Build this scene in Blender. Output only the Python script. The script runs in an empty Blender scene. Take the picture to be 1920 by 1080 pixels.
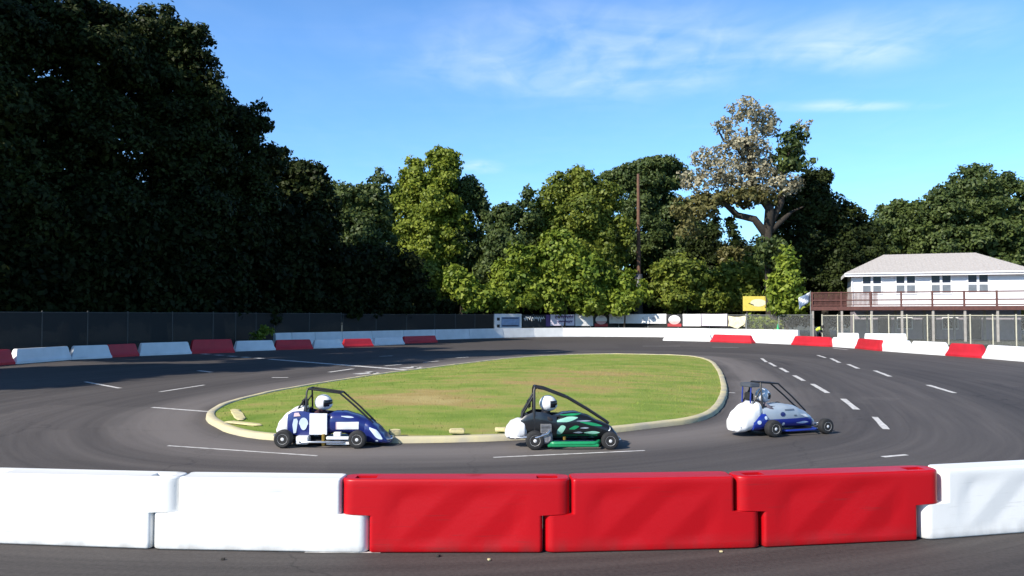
import bpy, bmesh, math, random
import numpy as np
from mathutils import Vector, Matrix

C = bpy.context.scene.collection
SC = bpy.context.scene
R = math.radians

# ------------------------------------------------------------------ camera
CAM_H = 2.13
FPX = 1500.0                       # focal length in pixels of a 1920 wide frame
PITCH = math.atan(52 / FPX)
cd = bpy.data.cameras.new('camera')
cam = bpy.data.objects.new('camera', cd)
C.objects.link(cam)
cam.location = (0, 0, CAM_H)
cam.rotation_euler = (math.pi / 2 + PITCH, 0, 0)
cd.sensor_width = 36.0
cd.lens = 36.0 * FPX / 1920
cd.clip_start = 0.1
cd.clip_end = 6000
SC.camera = cam

# ------------------------------------------------------------------ sun, sky, exposure
SUN_EL = R(36)
SUN_AZ = math.atan2(-0.65, -0.76)           # direction towards the sun in the XY plane
sun_vec = Vector((math.cos(SUN_AZ) * math.cos(SUN_EL), math.sin(SUN_AZ) * math.cos(SUN_EL), math.sin(SUN_EL)))
sl = bpy.data.lights.new('sun', 'SUN')
sl.energy = 5.0
sl.angle = R(0.5)
sl.color = (1.0, 0.93, 0.82)
so = bpy.data.objects.new('sun', sl)
C.objects.link(so)
so.rotation_euler = (-sun_vec).to_track_quat('-Z', 'Y').to_euler()

W = bpy.data.worlds.new('World')
SC.world = W
W.use_nodes = True
nt = W.node_tree
nt.nodes.clear()


def N(tree, typ, **kw):
    n = tree.nodes.new(typ)
    for k, v in kw.items():
        if k == 'inp':
            for kk, vv in v.items():
                n.inputs[kk].default_value = vv
        else:
            setattr(n, k, v)
    return n


def build_world():
    L = nt.links.new
    sky = N(nt, 'ShaderNodeTexSky', sky_type='NISHITA', sun_disc=False)
    sky.sun_elevation = SUN_EL
    sky.sun_rotation = math.atan2(sun_vec.x, sun_vec.y)
    sky.altitude = 100
    sky.air_density = 1.0
    sky.dust_density = 0.4
    sky.ozone_density = 2.2
    tint = N(nt, 'ShaderNodeMix', data_type='RGBA', blend_type='MULTIPLY')
    tint.inputs[0].default_value = 1.0
    L(sky.outputs[0], tint.inputs[6])
    tint.inputs[7].default_value = (0.61, 0.90, 1.18, 1)
    tc = N(nt, 'ShaderNodeTexCoord')
    sep = N(nt, 'ShaderNodeSeparateXYZ')
    L(tc.outputs['Generated'], sep.inputs[0])
    zm = N(nt, 'ShaderNodeMath', operation='MAXIMUM'); L(sep.outputs[2], zm.inputs[0]); zm.inputs[1].default_value = 0.04
    dx = N(nt, 'ShaderNodeMath', operation='DIVIDE'); L(sep.outputs[0], dx.inputs[0]); L(zm.outputs[0], dx.inputs[1])
    dy = N(nt, 'ShaderNodeMath', operation='DIVIDE'); L(sep.outputs[1], dy.inputs[0]); L(zm.outputs[0], dy.inputs[1])
    p = N(nt, 'ShaderNodeCombineXYZ'); L(dx.outputs[0], p.inputs[0]); L(dy.outputs[0], p.inputs[1])

    def noise(scale, rot, stretch, detail, dist):
        m = N(nt, 'ShaderNodeMapping')
        m.inputs['Rotation'].default_value = (0, 0, rot)
        m.inputs['Scale'].default_value = stretch
        L(p.outputs[0], m.inputs['Vector'])
        n = N(nt, 'ShaderNodeTexNoise')
        n.inputs['Scale'].default_value = scale
        n.inputs['Detail'].default_value = detail
        n.inputs['Distortion'].default_value = dist
        L(m.outputs[0], n.inputs['Vector'])
        return n.outputs[0]

    def blob(cx, cy, sx, sy, gain):
        m = N(nt, 'ShaderNodeMapping', vector_type='TEXTURE')
        m.inputs['Location'].default_value = (cx, cy, 0)
        m.inputs['Scale'].default_value = (sx, sy, 1)
        L(p.outputs[0], m.inputs['Vector'])
        ln = N(nt, 'ShaderNodeVectorMath', operation='LENGTH'); L(m.outputs[0], ln.inputs[0])
        mr = N(nt, 'ShaderNodeMapRange', interpolation_type='SMOOTHSTEP')
        mr.inputs[1].default_value = 1.0; mr.inputs[2].default_value = 0.0
        mr.inputs[3].default_value = 0.0; mr.inputs[4].default_value = gain
        L(ln.outputs['Value'], mr.inputs[0])
        return mr.outputs[0]

    def op(o, a, b):
        m = N(nt, 'ShaderNodeMath', operation=o)
        for i, v in enumerate((a, b)):
            if isinstance(v, (int, float)):
                m.inputs[i].default_value = v
            else:
                L(v, m.inputs[i])
        return m.outputs[0]

    n1 = noise(1.5, 0.25, (1.0, 1.6, 1), 7, 0.9)
    n2 = noise(3.2, -0.5, (1.7, 0.8, 1), 6, 0.6)
    mask = op('ADD', op('ADD', blob(0.38, 3.1, 1.15, 0.85, 0.8), blob(1.35, 2.9, 0.55, 0.5, 0.8)),
              op('ADD', blob(1.6, 3.78, 0.55, 0.16, 0.9), blob(-0.22, 5.35, 0.22, 0.35, 0.8)))
    mask = op('ADD', mask, 0.06)
    shape = N(nt, 'ShaderNodeMapRange', interpolation_type='SMOOTHSTEP')
    shape.inputs[1].default_value = 0.30; shape.inputs[2].default_value = 0.90
    L(op('ADD', op('MULTIPLY', n1, 0.55), op('MULTIPLY', n2, 0.50)), shape.inputs[0])
    fac = op('MINIMUM', op('MULTIPLY', op('MULTIPLY', shape.outputs[0], mask), 0.85), 0.8)
    mix = N(nt, 'ShaderNodeMix', data_type='RGBA')
    L(fac, mix.inputs[0])
    # paler, brighter air low over the horizon, deeper overhead
    dim = N(nt, 'ShaderNodeMapRange', interpolation_type='SMOOTHSTEP')
    dim.inputs[1].default_value = 0.30; dim.inputs[2].default_value = 0.75
    dim.inputs[3].default_value = 1.0; dim.inputs[4].default_value = 0.45
    L(sep.outputs[2], dim.inputs[0])
    dm = N(nt, 'ShaderNodeVectorMath', operation='SCALE')
    L(tint.outputs[2], dm.inputs[0]); L(dim.outputs[0], dm.inputs['Scale'])
    L(dm.outputs[0], mix.inputs[6])
    mix.inputs[7].default_value = (5.0, 5.6, 6.2, 1)
    bg = N(nt, 'ShaderNodeBackground')
    bg.inputs[1].default_value = 0.15
    L(mix.outputs[2], bg.inputs[0])
    out = N(nt, 'ShaderNodeOutputWorld')
    L(bg.outputs[0], out.inputs[0])


build_world()
SC.view_settings.view_transform = 'Standard'
SC.view_settings.look = 'None'
SC.view_settings.exposure = 0.5
SC.view_settings.gamma = 1.0
SC.cycles.max_bounces = 6
SC.cycles.transparent_max_bounces = 12

# ------------------------------------------------------------------ pixel <-> world
_cp, _sp = math.cos(PITCH), math.sin(PITCH)


def ray(px, py):
    dx, up = (px - 960) / FPX, (540 - py) / FPX
    return Vector((dx, _cp - up * _sp, _sp + up * _cp))


def at(px, py, z=0.0):
    r = ray(px, py)
    t = (z - CAM_H) / r.z
    return Vector((0, 0, CAM_H)) + r * t


def atd(px, py, Y):
    r = ray(px, py)
    return Vector((0, 0, CAM_H)) + r * (Y / r.y)


# ------------------------------------------------------------------ materials
_mats = {}


def mat(name, col, rough=0.6, var=0.12, scale=3.0, metal=0.0, bump=0.0, bscale=40, spec=0.5, coat=0.0, sub=None, detail=5):
    if name in _mats:
        return _mats[name]
    m = bpy.data.materials.new(name)
    m.use_nodes = True
    t = m.node_tree
    L = t.links.new
    b = t.nodes['Principled BSDF']
    tc = N(t, 'ShaderNodeTexCoord')
    nz = N(t, 'ShaderNodeTexNoise')
    nz.inputs['Scale'].default_value = scale
    nz.inputs['Detail'].default_value = detail
    L(tc.outputs['Object'], nz.inputs['Vector'])
    mx = N(t, 'ShaderNodeMix', data_type='RGBA')
    mr = N(t, 'ShaderNodeMapRange')
    mr.inputs[1].default_value = 0.3; mr.inputs[2].default_value = 0.7
    L(nz.outputs[0], mr.inputs[0])
    L(mr.outputs[0], mx.inputs[0])
    c2 = sub if sub else tuple(c * (1 - 2 * var) for c in col)
    mx.inputs[6].default_value = (*c2, 1)
    mx.inputs[7].default_value = (*[min(1, c * (1 + (0 if sub else var))) for c in col], 1)
    L(mx.outputs[2], b.inputs['Base Color'])
    b.inputs['Roughness'].default_value = rough
    b.inputs['Metallic'].default_value = metal
    b.inputs['Specular IOR Level'].default_value = spec
    b.inputs['Coat Weight'].default_value = coat
    if bump:
        n2 = N(t, 'ShaderNodeTexNoise')
        n2.inputs['Scale'].default_value = bscale
        n2.inputs['Detail'].default_value = 4
        L(tc.outputs['Object'], n2.inputs['Vector'])
        bp = N(t, 'ShaderNodeBump')
        bp.inputs['Strength'].default_value = bump
        bp.inputs['Distance'].default_value = 0.02
        L(n2.outputs[0], bp.inputs['Height'])
        L(bp.outputs[0], b.inputs['Normal'])
    _mats[name] = m
    return m


def leaf_mat(name, c1, c2, trans=0.25, pscale=0.35, spec=0.3):
    if name in _mats:
        return _mats[name]
    m = bpy.data.materials.new(name)
    m.use_nodes = True
    t = m.node_tree
    L = t.links.new
    b = t.nodes['Principled BSDF']
    geo = N(t, 'ShaderNodeNewGeometry')
    nz = N(t, 'ShaderNodeTexNoise')
    nz.inputs['Scale'].default_value = pscale
    nz.inputs['Detail'].default_value = 3
    L(geo.outputs['Position'], nz.inputs['Vector'])
    a = N(t, 'ShaderNodeMath', operation='MULTIPLY_ADD')
    L(geo.outputs['Random Per Island'], a.inputs[0]); a.inputs[1].default_value = 0.75
    s = N(t, 'ShaderNodeMath', operation='MULTIPLY_ADD')
    L(nz.outputs[0], s.inputs[0]); s.inputs[1].default_value = 1.6; s.inputs[2].default_value = -0.65
    L(s.outputs[0], a.inputs[2])
    mx = N(t, 'ShaderNodeMix', data_type='RGBA')
    L(a.outputs[0], mx.inputs[0])
    mx.inputs[6].default_value = (*c1, 1)
    mx.inputs[7].default_value = (*c2, 1)
    L(mx.outputs[2], b.inputs['Base Color'])
    b.inputs['Roughness'].default_value = 0.55
    b.inputs['Specular IOR Level'].default_value = spec
    tr = N(t, 'ShaderNodeBsdfTranslucent')
    L(mx.outputs[2], tr.inputs[0])
    ms = N(t, 'ShaderNodeMixShader')
    ms.inputs[0].default_value = trans
    L(b.outputs[0], ms.inputs[1])
    L(tr.outputs[0], ms.inputs[2])
    L(ms.outputs[0], t.nodes['Material Output'].inputs[0])
    _mats[name] = m
    return m


# ------------------------------------------------------------------ object helpers
def tag(o, label=None, cat=None, group=None, kind=None):
    if label: o['label'] = label
    if cat: o['category'] = cat
    if group: o['group'] = group
    if kind: o['kind'] = kind
    return o


def thing(name, label, cat, loc=(0, 0, 0), rz=0, group=None):
    o = bpy.data.objects.new(name, None)
    o.empty_display_size = 0.2
    C.objects.link(o)
    o.location = loc
    o.rotation_euler = (0, 0, rz)
    return tag(o, label, cat, group)


class MB:
    """collects shapes, links them as ONE mesh object"""

    def __init__(s):
        s.v, s.f, s.mi = [], [], []

    def add(s, verts, faces, mi=0):
        o = len(s.v)
        s.v += [tuple(v) for v in verts]
        s.f += [[i + o for i in f] for f in faces]
        s.mi += [mi] * len(faces)
        return s

    def box(s, x0, x1, y0, y1, z0, z1, mi=0, bev=0.0, M=None):
        b = bev
        if b <= 0:
            vs = [(x, y, z) for z in (z0, z1) for y in (y0, y1) for x in (x0, x1)]
            fs = [(0, 2, 3, 1), (4, 5, 7, 6), (0, 1, 5, 4), (2, 6, 7, 3), (0, 4, 6, 2), (1, 3, 7, 5)]
        else:
            bm = bmesh.new()
            bmesh.ops.create_cube(bm, size=1)
            for v in bm.verts:
                v.co = Vector(((x0 + x1) / 2 + v.co.x * (x1 - x0), (y0 + y1) / 2 + v.co.y * (y1 - y0), (z0 + z1) / 2 + v.co.z * (z1 - z0)))
            bmesh.ops.bevel(bm, geom=bm.edges[:], offset=b, segments=2, affect='EDGES')
            bm.verts.index_update()
            vs = [v.co.copy() for v in bm.verts]
            fs = [[v.index for v in f.verts] for f in bm.faces]
            bm.free()
        if M is not None:
            vs = [M @ Vector(v) for v in vs]
        return s.add(vs, fs, mi)

    def tube(s, pts, rad, n=8, mi=0, cap=True):
        pts = [Vector(p) for p in pts]
        if not hasattr(rad, '__len__'):
            rad = [rad] * len(pts)
        vs, fs = [], []
        prev = None
        for i, p in enumerate(pts):
            if i == 0: d = pts[1] - pts[0]
            elif i == len(pts) - 1: d = pts[-1] - pts[-2]
            else: d = (pts[i + 1] - p).normalized() + (p - pts[i - 1]).normalized()
            d = d.normalized()
            if prev is None:
                a = Vector((0, 0, 1)) if abs(d.z) < 0.9 else Vector((1, 0, 0))
                u = d.cross(a).normalized()
            else:
                u = (prev - d * prev.dot(d)).normalized()
            prev = u
            w = d.cross(u)
            for k in range(n):
                an = 2 * math.pi * k / n
                vs.append(p + (u * math.cos(an) + w * math.sin(an)) * rad[i])
        for i in range(len(pts) - 1):
            for k in range(n):
                a, b = i * n + k, i * n + (k + 1) % n
                fs.append((a, b, b + n, a + n))
        if cap:
            fs.append(tuple(range(n))[::-1])
            fs.append(tuple(range((len(pts) - 1) * n, len(pts) * n)))
        return s.add(vs, fs, mi)

    def lathe(s, prof, axis='Z', n=20, c=(0, 0, 0), mi=0, M=None):
        vs, fs = [], []
        for (r, h) in prof:
            for k in range(n):
                a = 2 * math.pi * k / n
                x, y, z = r * math.cos(a), r * math.sin(a), h
                if axis == 'Y': x, y, z = x, z, y
                if axis == 'X': x, y, z = z, x, y
                vs.append(Vector((x + c[0], y + c[1], z + c[2])))
        for i in range(len(prof) - 1):
            for k in range(n):
                a, b = i * n + k, i * n + (k + 1) % n
                fs.append((a, b, b + n, a + n))
        fs.append(tuple(range(n))[::-1])
        fs.append(tuple(range((len(prof) - 1) * n, len(prof) * n)))
        if M is not None:
            vs = [M @ v for v in vs]
        return s.add(vs, fs, mi)

    def build(s, name, mats, parent=None, smooth=True, angle=35, fixn=True):
        me = bpy.data.meshes.new(name)
        me.from_pydata(s.v, [], s.f)
        if not isinstance(mats, (list, tuple)): mats = [mats]
        for m in mats: me.materials.append(m)
        me.polygons.foreach_set('material_index', s.mi)
        if fixn:
            bm = bmesh.new(); bm.from_mesh(me)
            bmesh.ops.recalc_face_normals(bm, faces=bm.faces)
            bm.to_mesh(me); bm.free()
        if smooth:
            me.polygons.foreach_set('use_smooth', [True] * len(me.polygons))
            me.set_sharp_from_angle(angle=R(angle))
        me.update()
        o = bpy.data.objects.new(name, me)
        C.objects.link(o)
        if parent: o.parent = parent
        return o


def np_mesh(name, V, F, m, parent=None, smooth=False):
    """V (n,3), F (k,4) or (k,3)"""
    me = bpy.data.meshes.new(name)
    k = F.shape[1]
    me.vertices.add(len(V)); me.vertices.foreach_set('co', V.astype(np.float32).ravel())
    me.loops.add(F.size); me.loops.foreach_set('vertex_index', F.astype(np.int32).ravel())
    me.polygons.add(len(F)); me.polygons.foreach_set('loop_start', np.arange(0, F.size, k, dtype=np.int32))
    me.update(calc_edges=True)
    me.materials.append(m)
    if smooth: me.polygons.foreach_set('use_smooth', [True] * len(F))
    o = bpy.data.objects.new(name, me)
    C.objects.link(o)
    if parent: o.parent = parent
    return o


def spline(pts, n, closed=True):
    P = [Vector(p) for p in pts]
    out = []
    m = len(P)
    for i in range(m if closed else m - 1):
        p0 = P[(i - 1) % m] if closed or i > 0 else P[0]
        p1, p2 = P[i], P[(i + 1) % m]
        p3 = P[(i + 2) % m] if closed or i + 2 < m else P[-1]
        for k in range(n):
            t = k / n
            out.append(0.5 * ((2 * p1) + (p2 - p0) * t + (2 * p0 - 5 * p1 + 4 * p2 - p3) * t * t + (3 * p1 - p0 - 3 * p2 + p3) * t ** 3))
    if not closed: out.append(P[-1])
    return out


def resample(pts, n):
    P = [p.copy() for p in pts] + [pts[0].copy()]
    L = [0]
    for a, b in zip(P, P[1:]): L.append(L[-1] + (b - a).length)
    out, j = [], 0
    for i in range(n):
        s = L[-1] * i / n
        while L[j + 1] < s: j += 1
        t = (s - L[j]) / max(1e-9, L[j + 1] - L[j])
        out.append(P[j].lerp(P[j + 1], t))
    return out, L[-1]


# ================================================================== SETTING
def ground_mat():
    m = mat('earth', (0.05, 0.055, 0.022), 0.95, sub=(0.035, 0.03, 0.018), scale=0.4)
    return m


g = MB()
g.add([(-3000, -3000, -0.02), (3000, -3000, -0.02), (3000, 3000, -0.02), (-3000, 3000, -0.02)], [(0, 1, 2, 3)])
tag(g.build('ground', ground_mat(), smooth=False), 'dark bare earth under the trees around the track', 'ground', kind='structure')

# infield outline (outer foot of the kerb), read off the photo and laid on the ground
isl_px = [(385, 786), (398, 771), (436, 756), (500, 740), (570, 727), (650, 714), (730, 702), (800, 693), (880, 683),
          (960, 674), (1040, 668.5), (1130, 666), (1220, 667), (1295, 670), (1334, 679), (1352, 697), (1361, 718), (1364, 738),
          (1357, 760), (1338, 780), (1300, 793), (1240, 801), (1165, 810), (1080, 818), (980, 825), (880, 829), (780, 831), (680, 831),
          (580, 829), (500, 825), (445, 817), (408, 804)]
kerb_line, kerb_len = resample(spline([at(*p) for p in isl_px], 8), 220)
NK = len(kerb_line)
cen = sum(kerb_line, Vector()) / NK
nrm = []
for i in range(NK):
    t = (kerb_line[(i + 2) % NK] - kerb_line[(i - 2) % NK]).normalized()
    n = Vector((t.y, -t.x, 0))
    if n.dot(kerb_line[i] - cen) < 0: n = -n
    nrm.append(n)


def asphalt_mat():
    m = bpy.data.materials.new('asphalt')
    m.use_nodes = True
    t = m.node_tree
    L = t.links.new
    b = t.nodes['Principled BSDF']
    uv = N(t, 'ShaderNodeUVMap', uv_map='lane')
    sp = N(t, 'ShaderNodeSeparateXYZ'); L(uv.outputs[0], sp.inputs[0])
    geo = N(t, 'ShaderNodeNewGeometry')

    def noise(vec, scale, detail=5, mapping=None):
        n = N(t, 'ShaderNodeTexNoise'); n.inputs['Scale'].default_value = scale; n.inputs['Detail'].default_value = detail
        if mapping:
            mp = N(t, 'ShaderNodeMapping'); mp.inputs['Scale'].default_value = mapping
            L(vec, mp.inputs['Vector']); vec = mp.outputs[0]
        L(vec, n.inputs['Vector'])
        return n.outputs[0]

    streak = noise(uv.outputs[0], 1.0, 6, (0.10, 2.4, 1))
    streak2 = noise(uv.outputs[0], 1.0, 4, (0.35, 7.0, 1))
    fine = noise(geo.outputs['Position'], 26, 3)
    grit = noise(geo.outputs['Position'], 140, 2)
    big = noise(geo.outputs['Position'], 0.22, 4)

    def op(o, a, c, d=None):
        mm = N(t, 'ShaderNodeMath', operation=o)
        for i, v in enumerate((a, c, d)):
            if v is None: continue
            if isinstance(v, (int, float)): mm.inputs[i].default_value = v
            else: L(v, mm.inputs[i])
        return mm.outputs[0]
    # tyre-polished and dusty bands run parallel to the kerb
    wob = op('MULTIPLY_ADD', big, 1.0, -0.5)
    vv = op('ADD', sp.outputs[1], wob)
    cr = N(t, 'ShaderNodeValToRGB')
    e = cr.color_ramp.elements
    e[0].position = 0.0; e[0].color = (0.30, 0.30, 0.30, 1)  # dark edge along the kerb foot: dirt with painted shadow
    e[1].position = 1.0; e[1].color = (0.34, 0.34, 0.34, 1)
    for pos, val in ((0.03, 0.60), (0.06, 1.0), (0.12, 0.85), (0.18, 0.40), (0.28, 0.34), (0.36, 0.46), (0.47, 0.42), (0.56, 0.26), (0.7, 0.28)):
        x = e.new(pos); x.color = (val, val, val, 1)
    L(op('DIVIDE', vv, 12.0), cr.inputs[0])
    k = op('MULTIPLY_ADD', streak, 0.5, op('MULTIPLY', cr.outputs[0], 0.95))
    k = op('MULTIPLY_ADD', streak2, 0.34, op('SUBTRACT', k, 0.44))
    k = op('MULTIPLY_ADD', fine, 0.35, op('SUBTRACT', k, 0.17))
    k = op('MULTIPLY_ADD', grit, 0.30, op('SUBTRACT', k, 0.15))
    wv = N(t, 'ShaderNodeVectorMath', operation='ADD')
    nd = N(t, 'ShaderNodeTexNoise'); nd.inputs['Scale'].default_value = 1.3; nd.inputs['Detail'].default_value = 4
    L(geo.outputs['Position'], nd.inputs['Vector']); L(geo.outputs['Position'], wv.inputs[0]); L(nd.outputs['Color'], wv.inputs[1])
    vo = N(t, 'ShaderNodeTexVoronoi', feature='DISTANCE_TO_EDGE'); vo.inputs['Scale'].default_value = 0.16
    L(wv.outputs[0], vo.inputs['Vector'])
    ck = N(t, 'ShaderNodeMapRange'); ck.inputs[1].default_value = 0.0; ck.inputs[2].default_value = 0.004
    ck.inputs[3].default_value = 0.30; ck.inputs[4].default_value = 0.0
    L(vo.outputs['Distance'], ck.inputs[0])
    k = op('SUBTRACT', k, op('MULTIPLY', ck.outputs[0], big))
    vc = N(t, 'ShaderNodeTexVoronoi'); vc.inputs['Scale'].default_value = 0.13
    L(wv.outputs[0], vc.inputs['Vector'])
    sc_ = N(t, 'ShaderNodeSeparateColor'); L(vc.outputs['Color'], sc_.inputs[0])
    k = op('ADD', k, op('MULTIPLY_ADD', sc_.outputs[0], 0.12, 0.0))
    for jv in (4.1, 7.9):      # paver joints run round the oval
        dj = op('ABSOLUTE', op('SUBTRACT', op('MULTIPLY_ADD', streak, 0.12, sp.outputs[1]), jv), 0.0)
        lj = N(t, 'ShaderNodeMapRange'); lj.inputs[1].default_value = 0.0; lj.inputs[2].default_value = 0.035
        lj.inputs[3].default_value = 0.22; lj.inputs[4].default_value = 0.0
        L(dj, lj.inputs[0])
        k = op('SUBTRACT', k, op('MULTIPLY', lj.outputs[0], streak2))
    mr = N(t, 'ShaderNodeMapRange'); L(k, mr.inputs[0])
    mr.inputs[1].default_value = 0.0; mr.inputs[2].default_value = 1.0
    mx = N(t, 'ShaderNodeMix', data_type='RGBA'); L(mr.outputs[0], mx.inputs[0])
    mx.inputs[6].default_value = (0.021, 0.0185, 0.0195, 1)
    mx.inputs[7].default_value = (0.156, 0.138, 0.129, 1)
    L(mx.outputs[2], b.inputs['Base Color'])
    b.inputs['Roughness'].default_value = 0.85
    b.inputs['Specular IOR Level'].default_value = 0.3
    bp = N(t, 'ShaderNodeBump'); bp.inputs['Strength'].default_value = 0.5; bp.inputs['Distance'].default_value = 0.006
    L(op('ADD', grit, fine), bp.inputs['Height']); L(bp.outputs[0], b.inputs['Normal'])
    return m


OUTER = [(-24.5, 36), (-22, 44), (-18.5, 58), (-11, 73), (1, 82.5), (14, 83), (23, 73), (25, 60), (26, 46), (28, 34), (32, 15), (34, -30),
         (-34, -30), (-30, 0), (-26.5, 20)]


def outer_dist(p, d):
    best = 60
    m = len(OUTER)
    for i in range(m):
        a, b = Vector((*OUTER[i], 0)), Vector((*OUTER[(i + 1) % m], 0))
        e = b - a
        den = d.x * e.y - d.y * e.x
        if abs(den) < 1e-9: continue
        w = a - p
        t = (w.x * e.y - w.y * e.x) / den
        u = (w.x * d.y - w.y * d.x) / den
        if t > 0 and -1e-6 <= u <= 1 + 1e-6: best = min(best, t)
    return best


def build_asphalt():
    KR = 36
    me = bpy.data.meshes.new('racetrack')
    V, UVv = [], []
    for i in range(NK):
        dr = (nrm[i] * 0.6 + (kerb_line[i] - cen).normalized() * 0.4).normalized()
        D = outer_dist(kerb_line[i], dr)
        for k in range(KR):
            t = (k / (KR - 1)) ** 1.7
            p = kerb_line[i] + dr * (D * t - 0.1)
            V.append((p.x, p.y, 0.0))
            UVv.append((kerb_len * i / NK, D * t))
    F, FU = [], []
    for i in range(NK):
        for k in range(KR - 1):
            a, b = i * KR + k, ((i + 1) % NK) * KR + k
            F.append((a, a + 1, b + 1, b))
            u1 = kerb_len * (i + 1) / NK
            FU += [UVv[a], UVv[a + 1], (u1, UVv[b + 1][1]), (u1, UVv[b][1])]
    me.from_pydata(V, [], F)
    uvl = me.uv_layers.new(name='lane')
    uvl.data.foreach_set('uv', np.array(FU, dtype=np.float32).ravel())
    me.materials.append(asphalt_mat())
    if me.polygons[0].normal.z < 0: me.flip_normals()
    o = bpy.data.objects.new('racetrack', me)
    C.objects.link(o)
    tag(o, 'worn grey asphalt oval around the grass infield', 'racetrack', kind='structure')


build_asphalt()

# kerb
kb = MB()
prof = [(0.0, -0.02), (-0.015, 0.07), (-0.04, 0.095), (-0.20, 0.10), (-0.225, 0.085), (-0.23, 0.03)]
rnd = random.Random(4)
for i in range(NK):
    j = rnd.uniform(-0.008, 0.008)
    wsc = 0.80
    for (o_, z_) in prof:
        kb.v.append(tuple(kerb_line[i] + nrm[i] * (o_ * wsc + j) + Vector((0, 0, z_ + (j * 0.5 if z_ > 0 else 0)))))
npf = len(prof)
for i in range(NK):
    for k in range(npf - 1):
        a, b = i * npf + k, ((i + 1) % NK) * npf + k
        kb.f.append([a, b, b + 1, a + 1]); kb.mi.append(0)
kerb_m = mat('kerb_paint', (0.60, 0.52, 0.28), 0.85, sub=(0.38, 0.35, 0.28), scale=2.2, bump=0.3, bscale=60, detail=10)
tag(kb.build('kerb', kerb_m, angle=60), 'pale yellow concrete kerb ringing the grass infield', 'kerb', kind='structure')


# infield lawn: a low mound inside the kerb
def lawn_mat(name, k=1.0):
    m = bpy.data.materials.new(name)
    m.use_nodes = True
    t = m.node_tree
    L = t.links.new
    b = t.nodes['Principled BSDF']
    geo = N(t, 'ShaderNodeNewGeometry')

    def noise(scale, detail, st=(1, 1, 1)):
        mp = N(t, 'ShaderNodeMapping'); mp.inputs['Scale'].default_value = st
        L(geo.outputs['Position'], mp.inputs['Vector'])
        n = N(t, 'ShaderNodeTexNoise'); n.inputs['Scale'].default_value = scale; n.inputs['Detail'].default_value = detail
        L(mp.outputs[0], n.inputs['Vector'])
        return n.outputs[0]

    def blob(x, y, rx, ry):
        mp = N(t, 'ShaderNodeMapping', vector_type='TEXTURE')
        mp.inputs['Location'].default_value = (x, y, 0); mp.inputs['Scale'].default_value = (rx, ry, 1000)
        L(geo.outputs['Position'], mp.inputs['Vector'])
        ln = N(t, 'ShaderNodeVectorMath', operation='LENGTH'); L(mp.outputs[0], ln.inputs[0])
        r = N(t, 'ShaderNodeMapRange', interpolation_type='SMOOTHSTEP')
        r.inputs[1].default_value = 1; r.inputs[2].default_value = 0
        L(ln.outputs['Value'], r.inputs[0])
        return r.outputs[0]

    def op(o, a, c):
        mm = N(t, 'ShaderNodeMath', operation=o)
        for i, v in enumerate((a, c)):
            if isinstance(v, (int, float)): mm.inputs[i].default_value = v
            else: L(v, mm.inputs[i])
        return mm.outputs[0]
    pa, pb, pc, pd = at(800, 762), at(1150, 715), at(860, 738), at(1040, 735)
    dry = op('MAXIMUM', op('MAXIMUM', blob(pa.x, pa.y, 2.4, 2.6), op('MULTIPLY', blob(pb.x, pb.y, 3.5, 4.0), 0.55)),
             op('MULTIPLY', blob(pd.x, pd.y, 4.0, 4.0), 0.5))
    n1 = noise(0.9, 6, (0.6, 1, 1))
    n2 = noise(2.2, 7, (0.55, 1, 1))
    f = op('ADD', op('MULTIPLY', n1, 1.5), op('MULTIPLY', dry, 0.85))
    f = op('ADD', f, op('MULTIPLY', op('SUBTRACT', n2, 0.28), 1.1))
    cr = N(t, 'ShaderNodeValToRGB')
    e = cr.color_ramp.elements
    e[0].position = 0.34; e[0].color = (0.125 * k, 0.195 * k, 0.030 * k, 1)
    e[1].position = 1.0; e[1].color = (0.36 * k, 0.29 * k, 0.12 * k, 1)
    x = e.new(0.50); x.color = (0.175 * k, 0.235 * k, 0.042 * k, 1)
    x = e.new(0.66); x.color = (0.245 * k, 0.255 * k, 0.066 * k, 1)
    x = e.new(0.82); x.color = (0.30 * k, 0.225 * k, 0.085 * k, 1)
    L(op('DIVIDE', f, 1.80), cr.inputs[0])
    L(cr.outputs[0], b.inputs['Base Color'])
    b.inputs['Roughness'].default_value = 0.9
    b.inputs['Specular IOR Level'].default_value = 0.15
    n3 = noise(30, 4)
    bp = N(t, 'ShaderNodeBump'); bp.inputs['Strength'].default_value = 0.8; bp.inputs['Distance'].default_value = 0.03
    L(n3, bp.inputs['Height']); L(bp.outputs[0], b.inputs['Normal'])
    return m


lw = MB()
NR = 14
inner = [kerb_line[i] - nrm[i] * 0.175 for i in range(NK)]


def lawn_z(t):
    return 0.07 + 0.22 * (1 - t * t)


for k in range(NR):
    t = 1 - k / NR
    for i in range(NK):
        p = cen.lerp(inner[i], t)
        lw.v.append((p.x, p.y, lawn_z(t)))
lw.v.append((cen.x, cen.y, lawn_z(0)))
for k in range(NR - 1):
    for i in range(NK):
        j = (i + 1) % NK
        lw.f.append([k * NK + i, k * NK + j, (k + 1) * NK + j, (k + 1) * NK + i]); lw.mi.append(0)
for i in range(NK):
    lw.f.append([(NR - 1) * NK + i, (NR - 1) * NK + (i + 1) % NK, NR * NK]); lw.mi.append(0)
tag(lw.build('infield_lawn', lawn_mat('lawn', 1.1), angle=80), 'patchy green and dry grass infield inside the kerb', 'lawn', kind='structure')

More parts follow.
